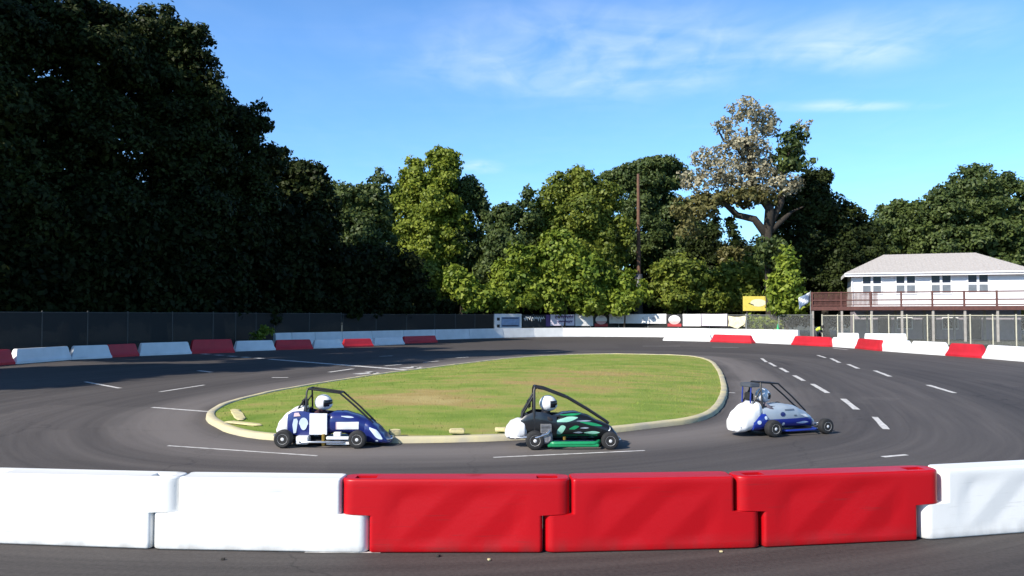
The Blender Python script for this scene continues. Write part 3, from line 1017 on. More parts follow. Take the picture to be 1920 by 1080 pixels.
def barrier_mesh(name, XU, XL, m, H=0.655, ZM=0.335, W=0.135):
    """interlocking block: upper and lower halves of different length; the longer half ends in rounded tongues, the shorter is square"""
    up_long = XU[1] > XL[1]
    EU, EL = (0.12, 0.035) if up_long else (0.035, 0.09)
    c0, c1 = max(XU[0], XL[0]) + 0.05, min(XU[1], XL[1]) - 0.05

    def stations(X0, X1, e, inset=0.0):
        X0, X1 = X0 + inset, X1 - inset
        w_ = W - inset
        s = []
        ca = [6, 20, 35, 50, 65, 78, 90]
        left = [(X0 + e * (1 - math.cos(R(a_))), w_ * math.sin(R(a_)) ** (0.6 if e > .05 else .25)) for a_ in ca]
        right = [(X1 - e * (1 - math.cos(R(a_))), w_ * math.sin(R(a_)) ** (0.6 if e > .05 else .25)) for a_ in ca][::-1]
        lo, hi = max(c0, left[-1][0] + 0.01), min(c1, right[0][0] - 0.01)
        mid = [(lo + (hi - lo) * k / 60, w_) for k in range(61)]
        return left + mid + right

    levels = [(0.0, XL, 0.014), (0.006, XL, 0.005), (0.016, XL, 0.0)]
    for k in range(1, 8): levels.append((0.022 + (ZM - 0.016 - 0.022) * k / 7, XL, 0.0))
    levels += [(ZM - 0.005, XL, 0.006), (ZM + 0.005, XU, 0.006)]
    for k in range(0, 8): levels.append((ZM + 0.016 + (H - 0.02 - ZM - 0.016) * k / 7, XU, 0.0))
    levels += [(H - 0.008, XU, 0.003), (H, XU, 0.013)]
    rows = []
    for (z, X, ins) in levels:
        row = []
        tongue_in = ins
        for (x, w_) in stations(X[0], X[1], EU if X is XU else EL, 0.0 if abs(z - ZM) < 0.006 else ins):
            # shallow diagonal facets pressed into the faces
            ph = ((x - 1.05 * z) / 0.62) % 1.0
            tri = ph / 0.45 if ph < 0.45 else (1 - ph) / 0.55
            ex = min(1, max(0, (x - c0 - 0.06) / 0.16)) * min(1, max(0, (c1 - 0.06 - x) / 0.16))
            ez = min(1, max(0, (z - 0.03) / 0.08)) * min(1, max(0, (H - 0.05 - z) / 0.10))
            dep = 0.013 * tri * ex * ez
            row.append((x, -w_ + dep, w_ - dep, z))
        rows.append(row)
    b = MB()
    ns = len(rows[0])
    for row in rows:
        for (x, yf, yb, z) in row: b.v.append((x, yf, z))
    off = len(b.v)
    for row in rows:
        for (x, yf, yb, z) in row: b.v.append((x, yb, z))
    nl = len(rows)

    def q(*f):
        b.f.append(list(f)); b.mi.append(0)
    for k in range(nl - 1):
        for i in range(ns - 1):
            a = k * ns + i
            q(a, a + 1, a + ns + 1, a + ns)
            q(off + a, off + a + ns, off + a + ns + 1, off + a + 1)
        a = k * ns
        q(a, a + ns, off + a + ns, off + a)
        a = k * ns + ns - 1
        q(a, off + a, off + a + ns, a + ns)
    # bottom
    for i in range(ns - 1): q(i, off + i, off + i + 1, i + 1)
    # top cap in three strips, with pin slots cut in the middle strip near both ends
    t0 = (nl - 1) * ns
    xs = [r[0] for r in rows[-1]]
    m1 = len(b.v)
    for i in range(ns):
        x, yf, yb, z = rows[-1][i]
        b.v += [(x, yf * 0.5, z - 0.004), (x, yb * 0.5, z - 0.004)]
    s0 = XU[0] + 0.10; s1 = XU[0] + 0.30; s2 = XU[1] - 0.30; s3 = XU[1] - 0.10
    if XU[1] - XU[0] < 1.7: s0, s1, s2, s3 = 9, 9, 9, 9
    for i in range(ns - 1):
        f0, f1, k0, k1 = t0 + i, t0 + i + 1, off + t0 + i, off + t0 + i + 1
        a0, a1, b0, b1 = m1 + 2 * i, m1 + 2 * i + 2, m1 + 2 * i + 1, m1 + 2 * i + 3
        q(f0, f1, a1, a0); q(b0, b1, k1, k0)
        xm = (xs[i] + xs[i + 1]) / 2
        if not (s0 < xm < s1 or s2 < xm < s3):
            q(a0, a1, b1, b0)
        else:
            n0 = len(b.v)
            for j in (a0, a1, b1, b0): b.v.append((b.v[j][0], b.v[j][1], H - 0.07))
            q(n0, n0 + 1, n0 + 2, n0 + 3); q(a0, a1, n0 + 1, n0); q(b1, b0, n0 + 3, n0 + 2)
            xl, xr = xs[i - 1], xs[i + 1]
            pm = (xs[i] + xs[i - 1]) / 2
            if not (s0 < pm < s1 or s2 < pm < s3): q(a0, n0, n0 + 3, b0)
            nm_ = (xs[i + 1] + xs[min(ns - 1, i + 2)]) / 2
            if not (s0 < nm_ < s1 or s2 < nm_ < s3): q(a1, b1, n0 + 2, n0 + 1)
    return b.build(name, m, angle=40)


A_U, A_L = (-1.03, 1.03), (-0.78, 0.78)
B_U, B_L = (-0.75, 0.75), (-0.998, 0.998)


def front_y(X):
    return 7.25 + (0.022 if X > -0.5 else 0.016) * (X + 0.5) ** 2


near_specs = [
    ('B', 'w', -8.75, 'white interlocking barrier block far out at the left end of the near row'),
    ('A', 'w', -4.06, 'white barrier block cut by the left edge of the photo, upper half longest'),
    ('B', 'w', -2.285, 'white barrier block whose lower tongue reaches under the first red block'),
    ('A', 'r', -0.505, 'red barrier block between the white block and the middle red block'),
    ('B', 'r', 1.28, 'middle one of the three red blocks, its lower half longest'),
    ('A', 'r', 3.06, 'red barrier block cut by the right edge of the photo'),
    ('B', 'w', 4.86, 'white barrier block beyond the right-hand red block')]
protos = {}
for (ty, co, X, lab) in near_specs:
    if X < -8:
        X = -5.83
    key = ty + co
    if key not in protos:
        protos[key] = barrier_mesh('barrier_block', A_U if ty == 'A' else B_U, A_L if ty == 'A' else B_L, plastic_red if co == 'r' else plastic_white)
        o = protos[key]
    else:
        o = protos[key].copy()
        C.objects.link(o)
    o.name = 'barrier_block'
    slope = (0.044 if X > -0.5 else 0.032) * (X + 0.5)
    o.rotation_euler = (0, 0, math.atan(slope))
    o.location = Vector((X, front_y(X) + 0.135, 0.004))
    tag(o, lab, 'barrier', 'interlocking barrier blocks in the near row')

# ================================================================== FAR BARRIERS
red_far = mat('red_barrier_plastic', (0.50, 0.016, 0.028), 0.5, var=0.12, scale=1.2)
white_far = mat('white_barrier_plastic', (0.74, 0.75, 0.76), 0.5, var=0.07, scale=1.2)


def far_barrier(p0, p1, Hh, m, label, group, slope=0.22, w=0.45, name='plastic_barrier'):
    d = p1 - p0
    Lh = d.length / 2
    b = MB()
    s = slope
    lev = [(0.0, w / 2, 0), (0.10, w / 2, 0), (0.14, w / 2 - 0.03, 0.03), (Hh * 0.45, w * 0.34, s * 0.5), (Hh * 0.9, w * 0.24, s * 0.95), (Hh, w * 0.18, s * 1.25)]
    for (z, hw, ins) in lev:
        L_ = Lh - ins - 0.01
        nseg = 8
        for k in range(nseg + 1):
            x = -L_ + 2 * L_ * k / nseg
            b.v.append((x, -hw, z))
        for k in range(nseg + 1):
            x = L_ - 2 * L_ * k / nseg
            b.v.append((x, hw, z))
    n = 2 * 9
    for k in range(len(lev) - 1):
        for i in range(n):
            a, c = k * n + i, k * n + (i + 1) % n
            b.f.append([a, c, c + n, a + n]); b.mi.append(0)
    b.f.append(list(range(n))[::-1]); b.mi.append(0)
    b.f.append(list(range((len(lev) - 1) * n, len(lev) * n))); b.mi.append(0)
    o = b.build(name, m, angle=30)
    o.location = ((p0.x + p1.x) / 2, (p0.y + p1.y) / 2, 0.004)
    o.rotation_euler = (0, 0, math.atan2(d.y, d.x))
    return tag(o, label, 'barrier', group)


LB = 'red and white barriers along the left curve'
ws = 'white plastic barrier in shade along the left curve'
for (x0, y0, x1, y1, hh, c, lab) in [
    (-60, 690, 20, 683, .66, 'r', 'shaded red barrier at the left edge of the track'),
    (22, 683, 128, 674.5, .66, 'w', 'shaded white barrier left of the first red one on the left curve'),
    (130, 674.5, 206, 671, .66, 'w', 'shaded white barrier left of the leftmost red barrier in the photo'),
    (196, 671, 256, 667.5, .66, 'r', 'dark red barrier just inside the left photo edge'),
    (258, 667.5, 356, 663.5, .68, 'w', 'bluish white barrier in shade left of the big dark red one'),
    (355, 663.5, 438, 661, .78, 'r', 'biggest dark red barrier on the left curve'),
    (438, 659, 514, 656.5, .62, 'w', 'half-sunlit white barrier between two red barriers on the left'),
    (513, 656.5, 585, 654.5, .62, 'r', 'brightest red barrier on the left curve, partly sunlit'),
    (585, 653.5, 642, 652, .55, 'w', 'white barrier with a sunlit end right of the brightest red one'),
    (641, 651.5, 698, 650, .56, 'r', 'shaded red barrier in front of the white wall, left of the last one'),
    (698, 648, 755, 645.5, .55, 'w', 'white barrier between the last two shaded red barriers'),
    (754, 644.5, 817, 642, .55, 'r', 'last shaded red barrier before the plain white wall')]:
    far_barrier(at(x0, y0), at(x1, y1), hh, red_far if c == 'r' else white_far, lab, LB, slope=0.16)
RB = 'red and white barriers along the right curve'
for (x0, y0, x1, y1, hh, c, lab) in [
    (1245, 638.5, 1337, 640.5, .62, 'w', 'first sunlit white barrier on the right curve'),
    (1335, 641, 1413, 644, .62, 'r', 'sunlit red barrier with sloped ends at the start of the right curve'),
    (1411, 642.5, 1490, 646, .66, 'w', 'sunlit white barrier between the first and second red ones on the right'),
    (1488, 646.5, 1562, 650.5, .66, 'r', 'sunlit red barrier in front of the corner worker'),
    (1560, 650, 1612, 653.5, .66, 'w', 'sunlit white barrier between the second and third red ones on the right'),
    (1609, 653.5, 1657, 658.5, .66, 'r', 'shortest sunlit red barrier, below the deck'),
    (1655, 658, 1710, 662, .7, 'w', 'sunlit white barrier at the right photo edge below the house'),
    (1708, 662, 1780, 667, .7, 'w', 'second sunlit white barrier beyond the right photo edge'),
    (1779, 667, 1850, 672, .68, 'r', 'red barrier below the right end of the house'),
    (1849, 672, 1960, 681, .68, 'w', 'white barrier at the right frame edge')]:
    far_barrier(at(x0, y0), at(x1, y1), hh, red_far if c == 'r' else white_far, lab, RB, slope=0.28)

# far wall of long white concrete barriers
wall_pts = spline([Vector(((515 - 960) / FPX * 57, 57, 0)), Vector(((640 - 960) / FPX * 62, 62, 0)), Vector(((815 - 960) / FPX * 71, 71, 0)),
                   Vector(((1000 - 960) / FPX * 80, 80, 0)), Vector(((1160 - 960) / FPX * 81.5, 81.5, 0)), Vector(((1330 - 960) / FPX * 77, 77, 0)),
                   Vector(((1497 - 960) / FPX * 69, 69, 0))], 3, False)
white_wall = mat('white_concrete', (0.72, 0.73, 0.73), 0.8, var=0.08, scale=0.9, detail=8)


def wall_block(p0, p1):
    d = p1 - p0
    L_ = d.length / 2 - 0.02
    b = MB()
    prof_ = [(-.30, 0), (-.30, .07), (-.17, .30), (-.10, .86), (-.08, .90), (.08, .90), (.10, .86), (.17, .30), (.30, .07), (.30, 0)]
    for x in (-L_, L_): b.v += [(x, y, z) for (y, z) in prof_]
    k = len(prof_)
    for i in range(k):
        j = (i + 1) % k
        b.f.append([i, j, k + j, k + i]); b.mi.append(0)
    b.f.append(list(range(k))); b.mi.append(0)
    b.f.append(list(range(k, 2 * k))[::-1]); b.mi.append(0)
    o = b.build('concrete_barrier', white_wall, angle=30)
    o.location = ((p0.x + p1.x) / 2, (p0.y + p1.y) / 2, 0.004)
    o.rotation_euler = (0, 0, math.atan2(d.y, d.x))
    return o


for i in range(0, len(wall_pts) - 1):
    lab = 'white concrete barrier section of the far wall, in tree shade' if i < 9 else 'white concrete barrier section of the far wall, in full sun'
    tag(wall_block(wall_pts[i], wall_pts[i + 1]), lab, 'barrier', 'white concrete sections of the far wall, ' + ('shaded' if i < 9 else 'sunlit'))

# ================================================================== FENCES
galv = mat('galvanised_steel', (0.36, 0.37, 0.36), 0.5, var=0.1, metal=0.6)


def mesh_mat(name, col, cover, cell=0.06):
    m = bpy.data.materials.new(name)
    m.use_nodes = True
    t = m.node_tree
    L = t.links.new
    b = t.nodes['Principled BSDF']
    b.inputs['Base Color'].default_value = (*col, 1)
    b.inputs['Roughness'].default_value = 0.7
    tc = N(t, 'ShaderNodeUVMap', uv_map='cloth')
    mp = N(t, 'ShaderNodeMapping'); mp.inputs['Rotation'].default_value = (0, 0, math.pi / 4)
    mp.inputs['Scale'].default_value = (1 / cell, 1 / cell, 1)
    L(tc.outputs[0], mp.inputs[0])
    sp = N(t, 'ShaderNodeSeparateXYZ'); L(mp.outputs[0], sp.inputs[0])
    r = []
    for i in range(2):
        f = N(t, 'ShaderNodeMath', operation='FRACT'); L(sp.outputs[i], f.inputs[0])
        g_ = N(t, 'ShaderNodeMath', operation='LESS_THAN'); L(f.outputs[0], g_.inputs[0]); g_.inputs[1].default_value = cover
        r.append(g_.outputs[0])
    mxm = N(t, 'ShaderNodeMath', operation='MAXIMUM'); L(r[0], mxm.inputs[0]); L(r[1], mxm.inputs[1])
    tr = N(t, 'ShaderNodeBsdfTransparent')
    ms = N(t, 'ShaderNodeMixShader'); L(mxm.outputs[0], ms.inputs[0]); L(tr.outputs[0], ms.inputs[1]); L(b.outputs[0], ms.inputs[2])
    L(ms.outputs[0], t.nodes['Material Output'].inputs[0])
    return m


link_m = mesh_mat('chain_link', (0.30, 0.31, 0.30), 0.10)
screen_m = mesh_mat('dark_screen', (0.007, 0.008, 0.008), 0.85, 0.03)


def fence(label, pts, H, mesh_m, post_m, step=3.0, name='chain_link_fence', pr=0.035):
    root = thing(name, label, 'fence', pts[0])
    o0 = Vector(pts[0])
    V, F, UVs = [], [], []
    dist = 0
    rails = MB()
    posts = []
    for a, b in zip(pts, pts[1:]):
        a, b = Vector(a), Vector(b)
        Ln = (b - a).length
        m = max(1, round(Ln / step))
        for k in range(m):
            posts.append(a.lerp(b, k / m))
        i = len(V)
        V += [tuple(a - o0 + Vector((0, 0, .03))), tuple(b - o0 + Vector((0, 0, .03))), tuple(b - o0 + Vector((0, 0, H - .02))), tuple(a - o0 + Vector((0, 0, H - .02)))]
        F.append((i, i + 1, i + 2, i + 3))
        UVs += [(dist, 0), (dist + Ln, 0), (dist + Ln, H), (dist, H)]
        dist += Ln
        off = Vector((0, 0.03, 0))
        rails.tube([a - o0 + Vector((0, 0, H)), b - o0 + Vector((0, 0, H))], 0.028, 6)
    posts.append(Vector(pts[-1]))
    me = bpy.data.meshes.new('mesh_panel')
    me.from_pydata(V, [], F)
    uvl = me.uv_layers.new(name='cloth')
    uvl.data.foreach_set('uv', np.array(UVs, dtype=np.float32).ravel())
    me.materials.append(mesh_m)
    po = bpy.data.objects.new('mesh_panel', me); C.objects.link(po); po.parent = root
    rails.build('top_rail', post_m, root)
    pp = None
    for q in posts:
        if pp is None:
            pm = MB().lathe([(pr, 0), (pr, H + 0.03), (pr * 1.2, H + 0.035), (pr * 0.7, H + 0.09), (0.004, H + 0.10)], n=8)
            pp = pm.build('post', post_m, root)
        else:
            c = pp.copy(); C.objects.link(c); c.parent = root
            pp = c
        pp.location = q - o0
    return root


def fp(px, d): return Vector(((px - 960) / FPX * d, d, 0))


galv_dark = mat('dull_post', (0.07, 0.07, 0.066), 0.6, var=0.1)
fence('shaded fence with dark screen cloth behind the left barriers', [(-27, 30, 0), (-24.8, 38, 0), fp(240, 46.5), fp(400, 51), fp(515, 59), fp(640, 64)], 2.3, screen_m, galv_dark, 3.2)
fence('dark screened fence behind the shaded half of the far wall', [fp(643, 64.3), fp(815, 73), fp(925, 79.5)], 2.25, screen_m, galv_dark, 3.2)
fence('fence behind the sunlit far wall that carries the banners', [fp(926, 79.8), fp(1000, 82.5), fp(1160, 84), fp(1330, 79.5), fp(1398, 76)], 2.2, screen_m, galv, 3.0)
fence('bare chain-link fence under the yellow sign', [fp(1399, 76), fp(1460, 72.8), fp(1522, 69.5)], 2.2, link_m, galv, 2.6)
pale_post = mat('pale_post', (0.55, 0.52, 0.40), 0.6, var=0.1)
fence('chain-link fence in front of the deck and house', [fp(1541, 65), fp(1600, 63.5), fp(1700, 61), fp(1950, 55)], 2.15, link_m, pale_post, 1.35, pr=0.045)

# ================================================================== BANNERS
ban_white = mat('banner_white', (0.78, 0.77, 0.76), 0.6, var=0.05, scale=1.5)
ban_lav = mat('banner_lavender', (0.70, 0.64, 0.74), 0.6, var=0.05, scale=1.5)
ban_black = mat('banner_black', (0.012, 0.012, 0.016), 0.6, var=0.1)
ban_purple = mat('banner_purple', (0.10, 0.045, 0.19), 0.6, var=0.1)
ban_red = mat('banner_red', (0.42, 0.03, 0.035), 0.6, var=0.1)
ban_pink = mat('banner_pink', (0.72, 0.42, 0.40), 0.6, var=0.08)
ban_blue = mat('board_blue', (0.22, 0.33, 0.52), 0.6, var=0.1)
ban_yellow = mat('sign_yellow', (0.80, 0.66, 0.13), 0.55, var=0.05)
ban_cream = mat('banner_cream', (0.74, 0.68, 0.46), 0.7, var=0.1, scale=4)
ink_grey = mat('faint_print', (0.52, 0.52, 0.54), 0.6, var=0.05)


def fence_depth(px):
    P_ = [(926, 79.8), (1000, 82.5), (1160, 84), (1330, 79.5), (1398, 76), (1460, 72.8), (1522, 69.5)]
    for (a, da), (b, db) in zip(P_, P_[1:]):
        if a <= px <= b: return da + (db - da) * (px - a) / (b - a)
    return P_[0][1]


def banner(name, label, cat, x0, x1, y0, y1, m, group=None, sag=0.02, fd=None):
    """thin sheet with a slight sag hung on the track side of the fence; returns object and local sizes"""
    d0, d1 = (fence_depth(x0), fence_depth(x1)) if fd is None else (fd, fd)
    a, b = fp(x0, d0 - 0.10), fp(x1, d1 - 0.10)
    L_ = (b - a).length
    dm = (d0 + d1) / 2
    zt, zb = atd((x0 + x1) / 2, y0, dm).z, atd((x0 + x1) / 2, y1, dm).z
    Hh = zt - zb
    mb = MB()
    nx, nz = 14, 4
    for sgn in (0, 1):
        for j in range(nz + 1):
            for i in range(nx + 1):
                u, v = i / nx, j / nz
                mb.v.append((L_ * (u - .5), sag * math.sin(u * 17 + j) * (0.3 + v * (1 - v) * 2) + 0.012 * sgn, Hh * v - sag * 1.2 * math.sin(math.pi * u) * v))
    s1 = (nx + 1) * (nz + 1)
    for j in range(nz):
        for i in range(nx):
            q = j * (nx + 1) + i
            mb.f.append([q, q + 1, q + nx + 2, q + nx + 1]); mb.mi.append(0)
            q += s1
            mb.f.append([q, q + nx + 1, q + nx + 2, q + 1]); mb.mi.append(0)
    ring = [i for i in range(nx + 1)] + [j * (nx + 1) + nx for j in range(1, nz + 1)] + [nz * (nx + 1) + i for i in range(nx - 1, -1, -1)] + [j * (nx + 1) for j in range(nz - 1, 0, -1)]
    for i in range(len(ring)):
        a_, b_ = ring[i], ring[(i + 1) % len(ring)]
        mb.f.append([a_, a_ + s1, b_ + s1, b_]); mb.mi.append(0)
    o = mb.build(name, m, angle=50)
    o.location = ((a.x + b.x) / 2, (a.y + b.y) / 2, zb)
    o.rotation_euler = (0, 0, math.atan2(b.y - a.y, b.x - a.x))
    tag(o, label, cat, group)
    return o, L_, Hh


def plate(parent, name, m, outline, y=-0.03, th=0.012):
    """flat printed patch given by an outline in the banner's (x, z)"""
    b = MB()
    k = len(outline)
    b.v = [(x, y, z) for x, z in outline] + [(x, y + th, z) for x, z in outline]
    b.f = [list(range(k)), list(range(k, 2 * k))[::-1]] + [[i, (i + 1) % k, k + (i + 1) % k, k + i] for i in range(k)]
    b.mi = [0] * len(b.f)
    return b.build(name, m, parent, smooth=False)


def ell(cx, cz, rx, rz, n=20): return [(cx + rx * math.cos(2 * math.pi * i / n), cz + rz * math.sin(2 * math.pi * i / n)) for i in range(n)]


def rect(x0, x1, z0, z1): return [(x0, z0), (x1, z0), (x1, z1), (x0, z1)]


FB = 'banners hung on the far fence'
# blue-grey board with two dark squares, standing at the wall
o, L_, H_ = banner('notice_board', 'bluish white board with two dark squares, leaning above the shaded wall', 'board', 927, 978, 588.5, 619, white_far, None, 0.0)
for (a, b) in ((-.36, .68), (-.36, .26)):
    plate(o, 'dark_square', ban_black, rect(L_ * (a - .05), L_ * (a + .05), H_ * (b - .09), H_ * (b + .09)))
plate(o, 'blue_panel', ban_blue, rect(-.25 * L_, .42 * L_, H_ * .2, H_ * .8), y=-0.028)
plate(o, 'dark_band', mat('board_band', (0.05, 0.08, 0.13), 0.6), rect(-.22 * L_, .38 * L_, H_ * .70, H_ * .78), y=-0.034)
plate(o, 'dark_band', mat('board_band', (0.05, 0.08, 0.13), 0.6), rect(-.22 * L_, .38 * L_, H_ * .22, H_ * .32), y=-0.034)


def scribble(parent, m, x0, x1, z, hh, seed, name='script'):
    """illegible brushed script, as soft strokes"""
    r = random.Random(seed)
    b = MB()
    n = 9
    for i in range(n):
        x = x0 + (x1 - x0) * (i + .5) / n
        w_ = (x1 - x0) / n * r.uniform(.35, .75)
        h0 = hh * r.uniform(.35, 1.0) * (1.5 if i in (4, 7) else 1)
        b.tube([(x - w_, -0.034, z + hh * .3), (x - w_ * .3, -0.034, z + hh * .3 - h0 * .6), (x + w_ * .2, -0.034, z + hh * .45), (x + w_, -0.034, z + hh * .2 + r.uniform(-.1, .2) * hh)],
               hh * .12, 5)
    return b.build(name, m, parent)


o, L_, H_ = banner('banner', 'black banner with white brush script right of the blue-grey board', 'banner', 980, 1023, 590, 613, ban_black, FB)
scribble(o, ban_white, -.43 * L_, .43 * L_, H_ * .62, H_ * .42, 5)
o, L_, H_ = banner('banner', 'narrow plain purple banner beside the black script banner', 'banner', 1023.5, 1031, 590, 612, ban_purple, FB, 0.01)
o, L_, H_ = banner('banner', 'lavender banner covered in purple script', 'banner', 1032, 1077, 589.5, 610.5, ban_lav, FB)
scribble(o, ban_purple, -.3 * L_, .45 * L_, H_ * .7, H_ * .4, 8)
scribble(o, ban_purple, -.2 * L_, .42 * L_, H_ * .3, H_ * .3, 9)
o, L_, H_ = banner('banner', 'short plain white banner right of the purple script', 'banner', 1078.5, 1112, 588.5, 611, ban_white, FB)


def round_logo(label, x0, x1):
    o, L_, H_ = banner('banner', label, 'banner', x0, x1, 589, 613, ban_black, FB)
    plate(o, 'red_base', ban_red, rect(-.46 * L_, .46 * L_, H_ * .03, H_ * .26), y=-0.03)
    plate(o, 'white_oval', ban_white, ell(0, H_ * .56, L_ * .40, H_ * .36), y=-0.034)
    plate(o, 'pink_bowl', ban_pink, [(L_ * .36 * math.cos(a), H_ * .46 + H_ * .26 * math.sin(a)) for a in [math.pi + math.pi * i / 12 for i in range(13)]], y=-0.04)
    plate(o, 'grey_mark', ink_grey, ell(0, H_ * .78, L_ * .16, H_ * .06), y=-0.04)


round_logo('black banner with white-over-red oval, left of the long white banner', 1113.5, 1140.5)
o, L_, H_ = banner('banner', 'longest white banner with faint print, under the utility pole', 'banner', 1142, 1249, 588.5, 606.5, ban_white, FB)
for (u, w_, hh) in ((-.45, .02, .3), (-.33, .05, .18), (-.28, .03, .14), (.1, .03, .16), (.2, .03, .14), (.28, .06, .2), (.35, .03, .14)):
    plate(o, 'faint_print', ink_grey, ell(u * L_, H_ * .55, w_ * L_ * .55, hh * H_ * .5, 8))
round_logo('black banner with white-over-red oval, right of the long white banner', 1250.5, 1278.5)
o, L_, H_ = banner('banner', 'plain white banner between the second oval banner and the lavender-white one', 'banner', 1280, 1313.5, 588.5, 611.5, ban_white, FB)
o, L_, H_ = banner('banner', 'lavender-white banner with a small grey mark, last of the straight row', 'banner', 1315, 1363, 588.5, 611, ban_lav, FB)
plate(o, 'grey_mark', ink_grey, rect(.05 * L_, .13 * L_, H_ * .62, H_ * .72))
o, L_, H_ = banner('banner', 'crumpled cream banner sagging off the fence left of the yellow sign', 'banner', 1365, 1397, 592, 612, ban_cream, FB, 0.09)
plate(o, 'torn_flap', ban_cream, [(-.45 * L_, .1 * H_), (-.1 * L_, -.12 * H_), (.1 * L_, -.2 * H_), (.3 * L_, .02 * H_), (.5 * L_, .2 * H_), (.4 * L_, .6 * H_), (-.4 * L_, .55 * H_)], y=-0.12, th=0.03)
# yellow sign on posts
d = 79
a = fp(1419.5, d)
root = thing('billboard', 'yellow billboard with a pale centre on two posts behind the far fence', 'sign', a)
zt, zb = atd(1419, 555.5, d).z, atd(1419, 583, d).z
hw = (1446 - 1393) / 2 / FPX * d
MB().box(-hw, hw, -.04, .04, zb, zt, bev=.01).build('panel', ban_yellow, root)
plate(root, 'pale_centre', mat('sign_pale', (0.86, 0.82, 0.60), 0.6, var=0.04), ell(.1, (zt + zb) / 2 + .08, hw * .55, (zt - zb) * .26), y=-.05, th=.008)
plate(root, 'dark_mark', ban_black, [(-hw * .62, zb + .72), (-hw * .25, zb + .52), (-hw * .22, zb + .60), (-hw * .6, zb + .80)], y=-.052, th=.008)
plate(root, 'dark_mark', ban_black, [(hw * .5, zb + .4), (hw * .62, zb + .44), (hw * .72, zb + .28), (hw * .6, zb + .26)], y=-.052, th=.008)
for s in (-1, 1):
    MB().box(s * hw * .7 - .06, s * hw * .7 + .06, .05, .17, 0, zt - .1).build('post', galv_dark, root)
for z in (zb + .2, zt - .2):
    MB().box(-hw + .05, hw - .05, .041, .049, z - .04, z + .04).build('batten', galv_dark, root)

# utility pole
d = 86
root = thing('utility_pole', 'tall brown wooden utility pole with a grey sheathed foot behind the long white banner', 'pole', fp(1198, d))
wood = mat('pole_wood', (0.17, 0.085, 0.05), 0.9, sub=(0.09, 0.05, 0.035), scale=4, bump=.4)
sheath = mat('pole_sheath', (0.09, 0.09, 0.10), 0.5, var=.2)
ztop = atd(1198, 326, d).z; zs = atd(1198, 514, d).z
MB().lathe([(.24, 0), (.23, zs), (.15, ztop - .1), (.12, ztop)], n=12).build('shaft', wood, root, angle=50)
MB().lathe([(.42, 0), (.42, zs - .1), (.36, zs), (.25, zs)], n=14).build('sheath', sheath, root, angle=40)
st = MB()
for k in range(10):
    z = .5 + k * (zs - .8) / 9
    st.tube([(-.40, -.12, z), (-.58, -.15, z + .02)], .03, 6)
st.build('climbing_steps', galv, root)
# green cone on the wall
o = MB().lathe([(.17, 0), (.17, .03), (.125, .035), (.03, .5), (.03, .52)], n=14)
o = o.build('traffic_cone', mat('green_plastic', (0.05, 0.42, 0.18), .5))
o.location = fp(1458, 71.3) + Vector((0, 0, .905))
tag(o, 'small green cone standing on the white wall below the conical tree', 'cone')

# ================================================================== HOUSE + DECK
siding = mat('white_siding', (0.76, 0.76, 0.77), .6, var=.03)
roof_m = mat('grey_shingle', (0.46, 0.43, 0.41), .8, sub=(.34, .315, .30), scale=7, bump=.4, bscale=10)
trimw = mat('white_trim', (0.80, 0.79, 0.80), .5, var=.03)
glass = mat('dark_glass', (0.012, 0.016, 0.035), .15, var=.1, spec=.3)
glass_l = mat('blind_glass', (0.16, 0.17, 0.19), .2, var=.1, spec=.8)
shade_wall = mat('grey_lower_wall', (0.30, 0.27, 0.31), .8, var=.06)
redwood = mat('redwood_stain', (0.13, 0.050, 0.040), .8, sub=(.08, .032, .028), scale=5)
postw = mat('weathered_post', (0.34, 0.31, 0.28), .8, var=.12)

HX0, HX1, HY0, HY1 = 31.4, 45.5, 74.0, 82.5
house = thing('house', 'white two-storey house with grey hip roof at the right of the track', 'house', (HX0, HY0, 0), R(-20))
W_ = HX1 - HX0; D_ = HY1 - HY0
hb = MB()
hb.box(0, W_, 0, D_, 2.95, 5.95)
for k in range(14):      # lap siding lines
    z = 3.0 + k * .21
    hb.box(-.012, W_ + .012, -.018, 0.0, z, z + .012)
hb.build('upper_wall', siding, house, smooth=False)
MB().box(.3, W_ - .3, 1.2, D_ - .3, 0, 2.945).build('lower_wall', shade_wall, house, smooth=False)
rb = MB()
ov = .55
e0, e1, f0, f1, zr = -ov, W_ + ov, -ov, D_ + ov, 5.98
rz_, ry0 = 8.0, D_ / 2
rb.v = [(e0, f0, zr), (e1, f0, zr), (e1, f1, zr), (e0, f1, zr), (e0, f0, zr + .06), (e1, f0, zr + .06), (e1, f1, zr + .06), (e0, f1, zr + .06), (3.2, ry0, rz_), (W_ - 3.2, ry0, rz_)]
rb.f = [[0, 3, 2, 1], [0, 1, 5, 4], [1, 2, 6, 5], [2, 3, 7, 6], [3, 0, 4, 7], [4, 5, 9, 8], [5, 6, 9], [6, 7, 8, 9], [7, 4, 8]]
rb.mi = [0] * 9
rb.build('roof', roof_m, house, smooth=False)
ribs = MB()
for k_ in range(1, 37):
    x = e0 + (e1 - e0) * k_ / 37
    run = min(1.0, (x - e0) / (3.2 - e0), (e1 - x) / (e1 - (W_ - 3.2)))
    ribs.tube([(x, f0 + .01, zr + .07), (x, f0 + (ry0 - f0) * run, zr + .07 + (rz_ - zr - .06) * run)], .022, 5)
for k_ in range(1, 22):
    y = f0 + (f1 - f0) * k_ / 22
    run = min(1.0, (y - f0) / (ry0 - f0), (f1 - y) / (f1 - ry0))
    ribs.tube([(e0 + .01, y, zr + .07), (e0 + (3.2 - e0) * run, y, zr + .07 + (rz_ - zr - .06) * run)], .022, 5)
ribs.build('roof_ribs', roof_m, house)
gt = MB()
gt.tube([(e0, f0 - .09, zr - .02), (e1, f0 - .09, zr - .05)], .06, 8)
gt.tube([(.08, -.09, zr - .1), (.08, -.09, 2.95)], .045, 8)
gt.build('gutter', trimw, house)
fb = MB()
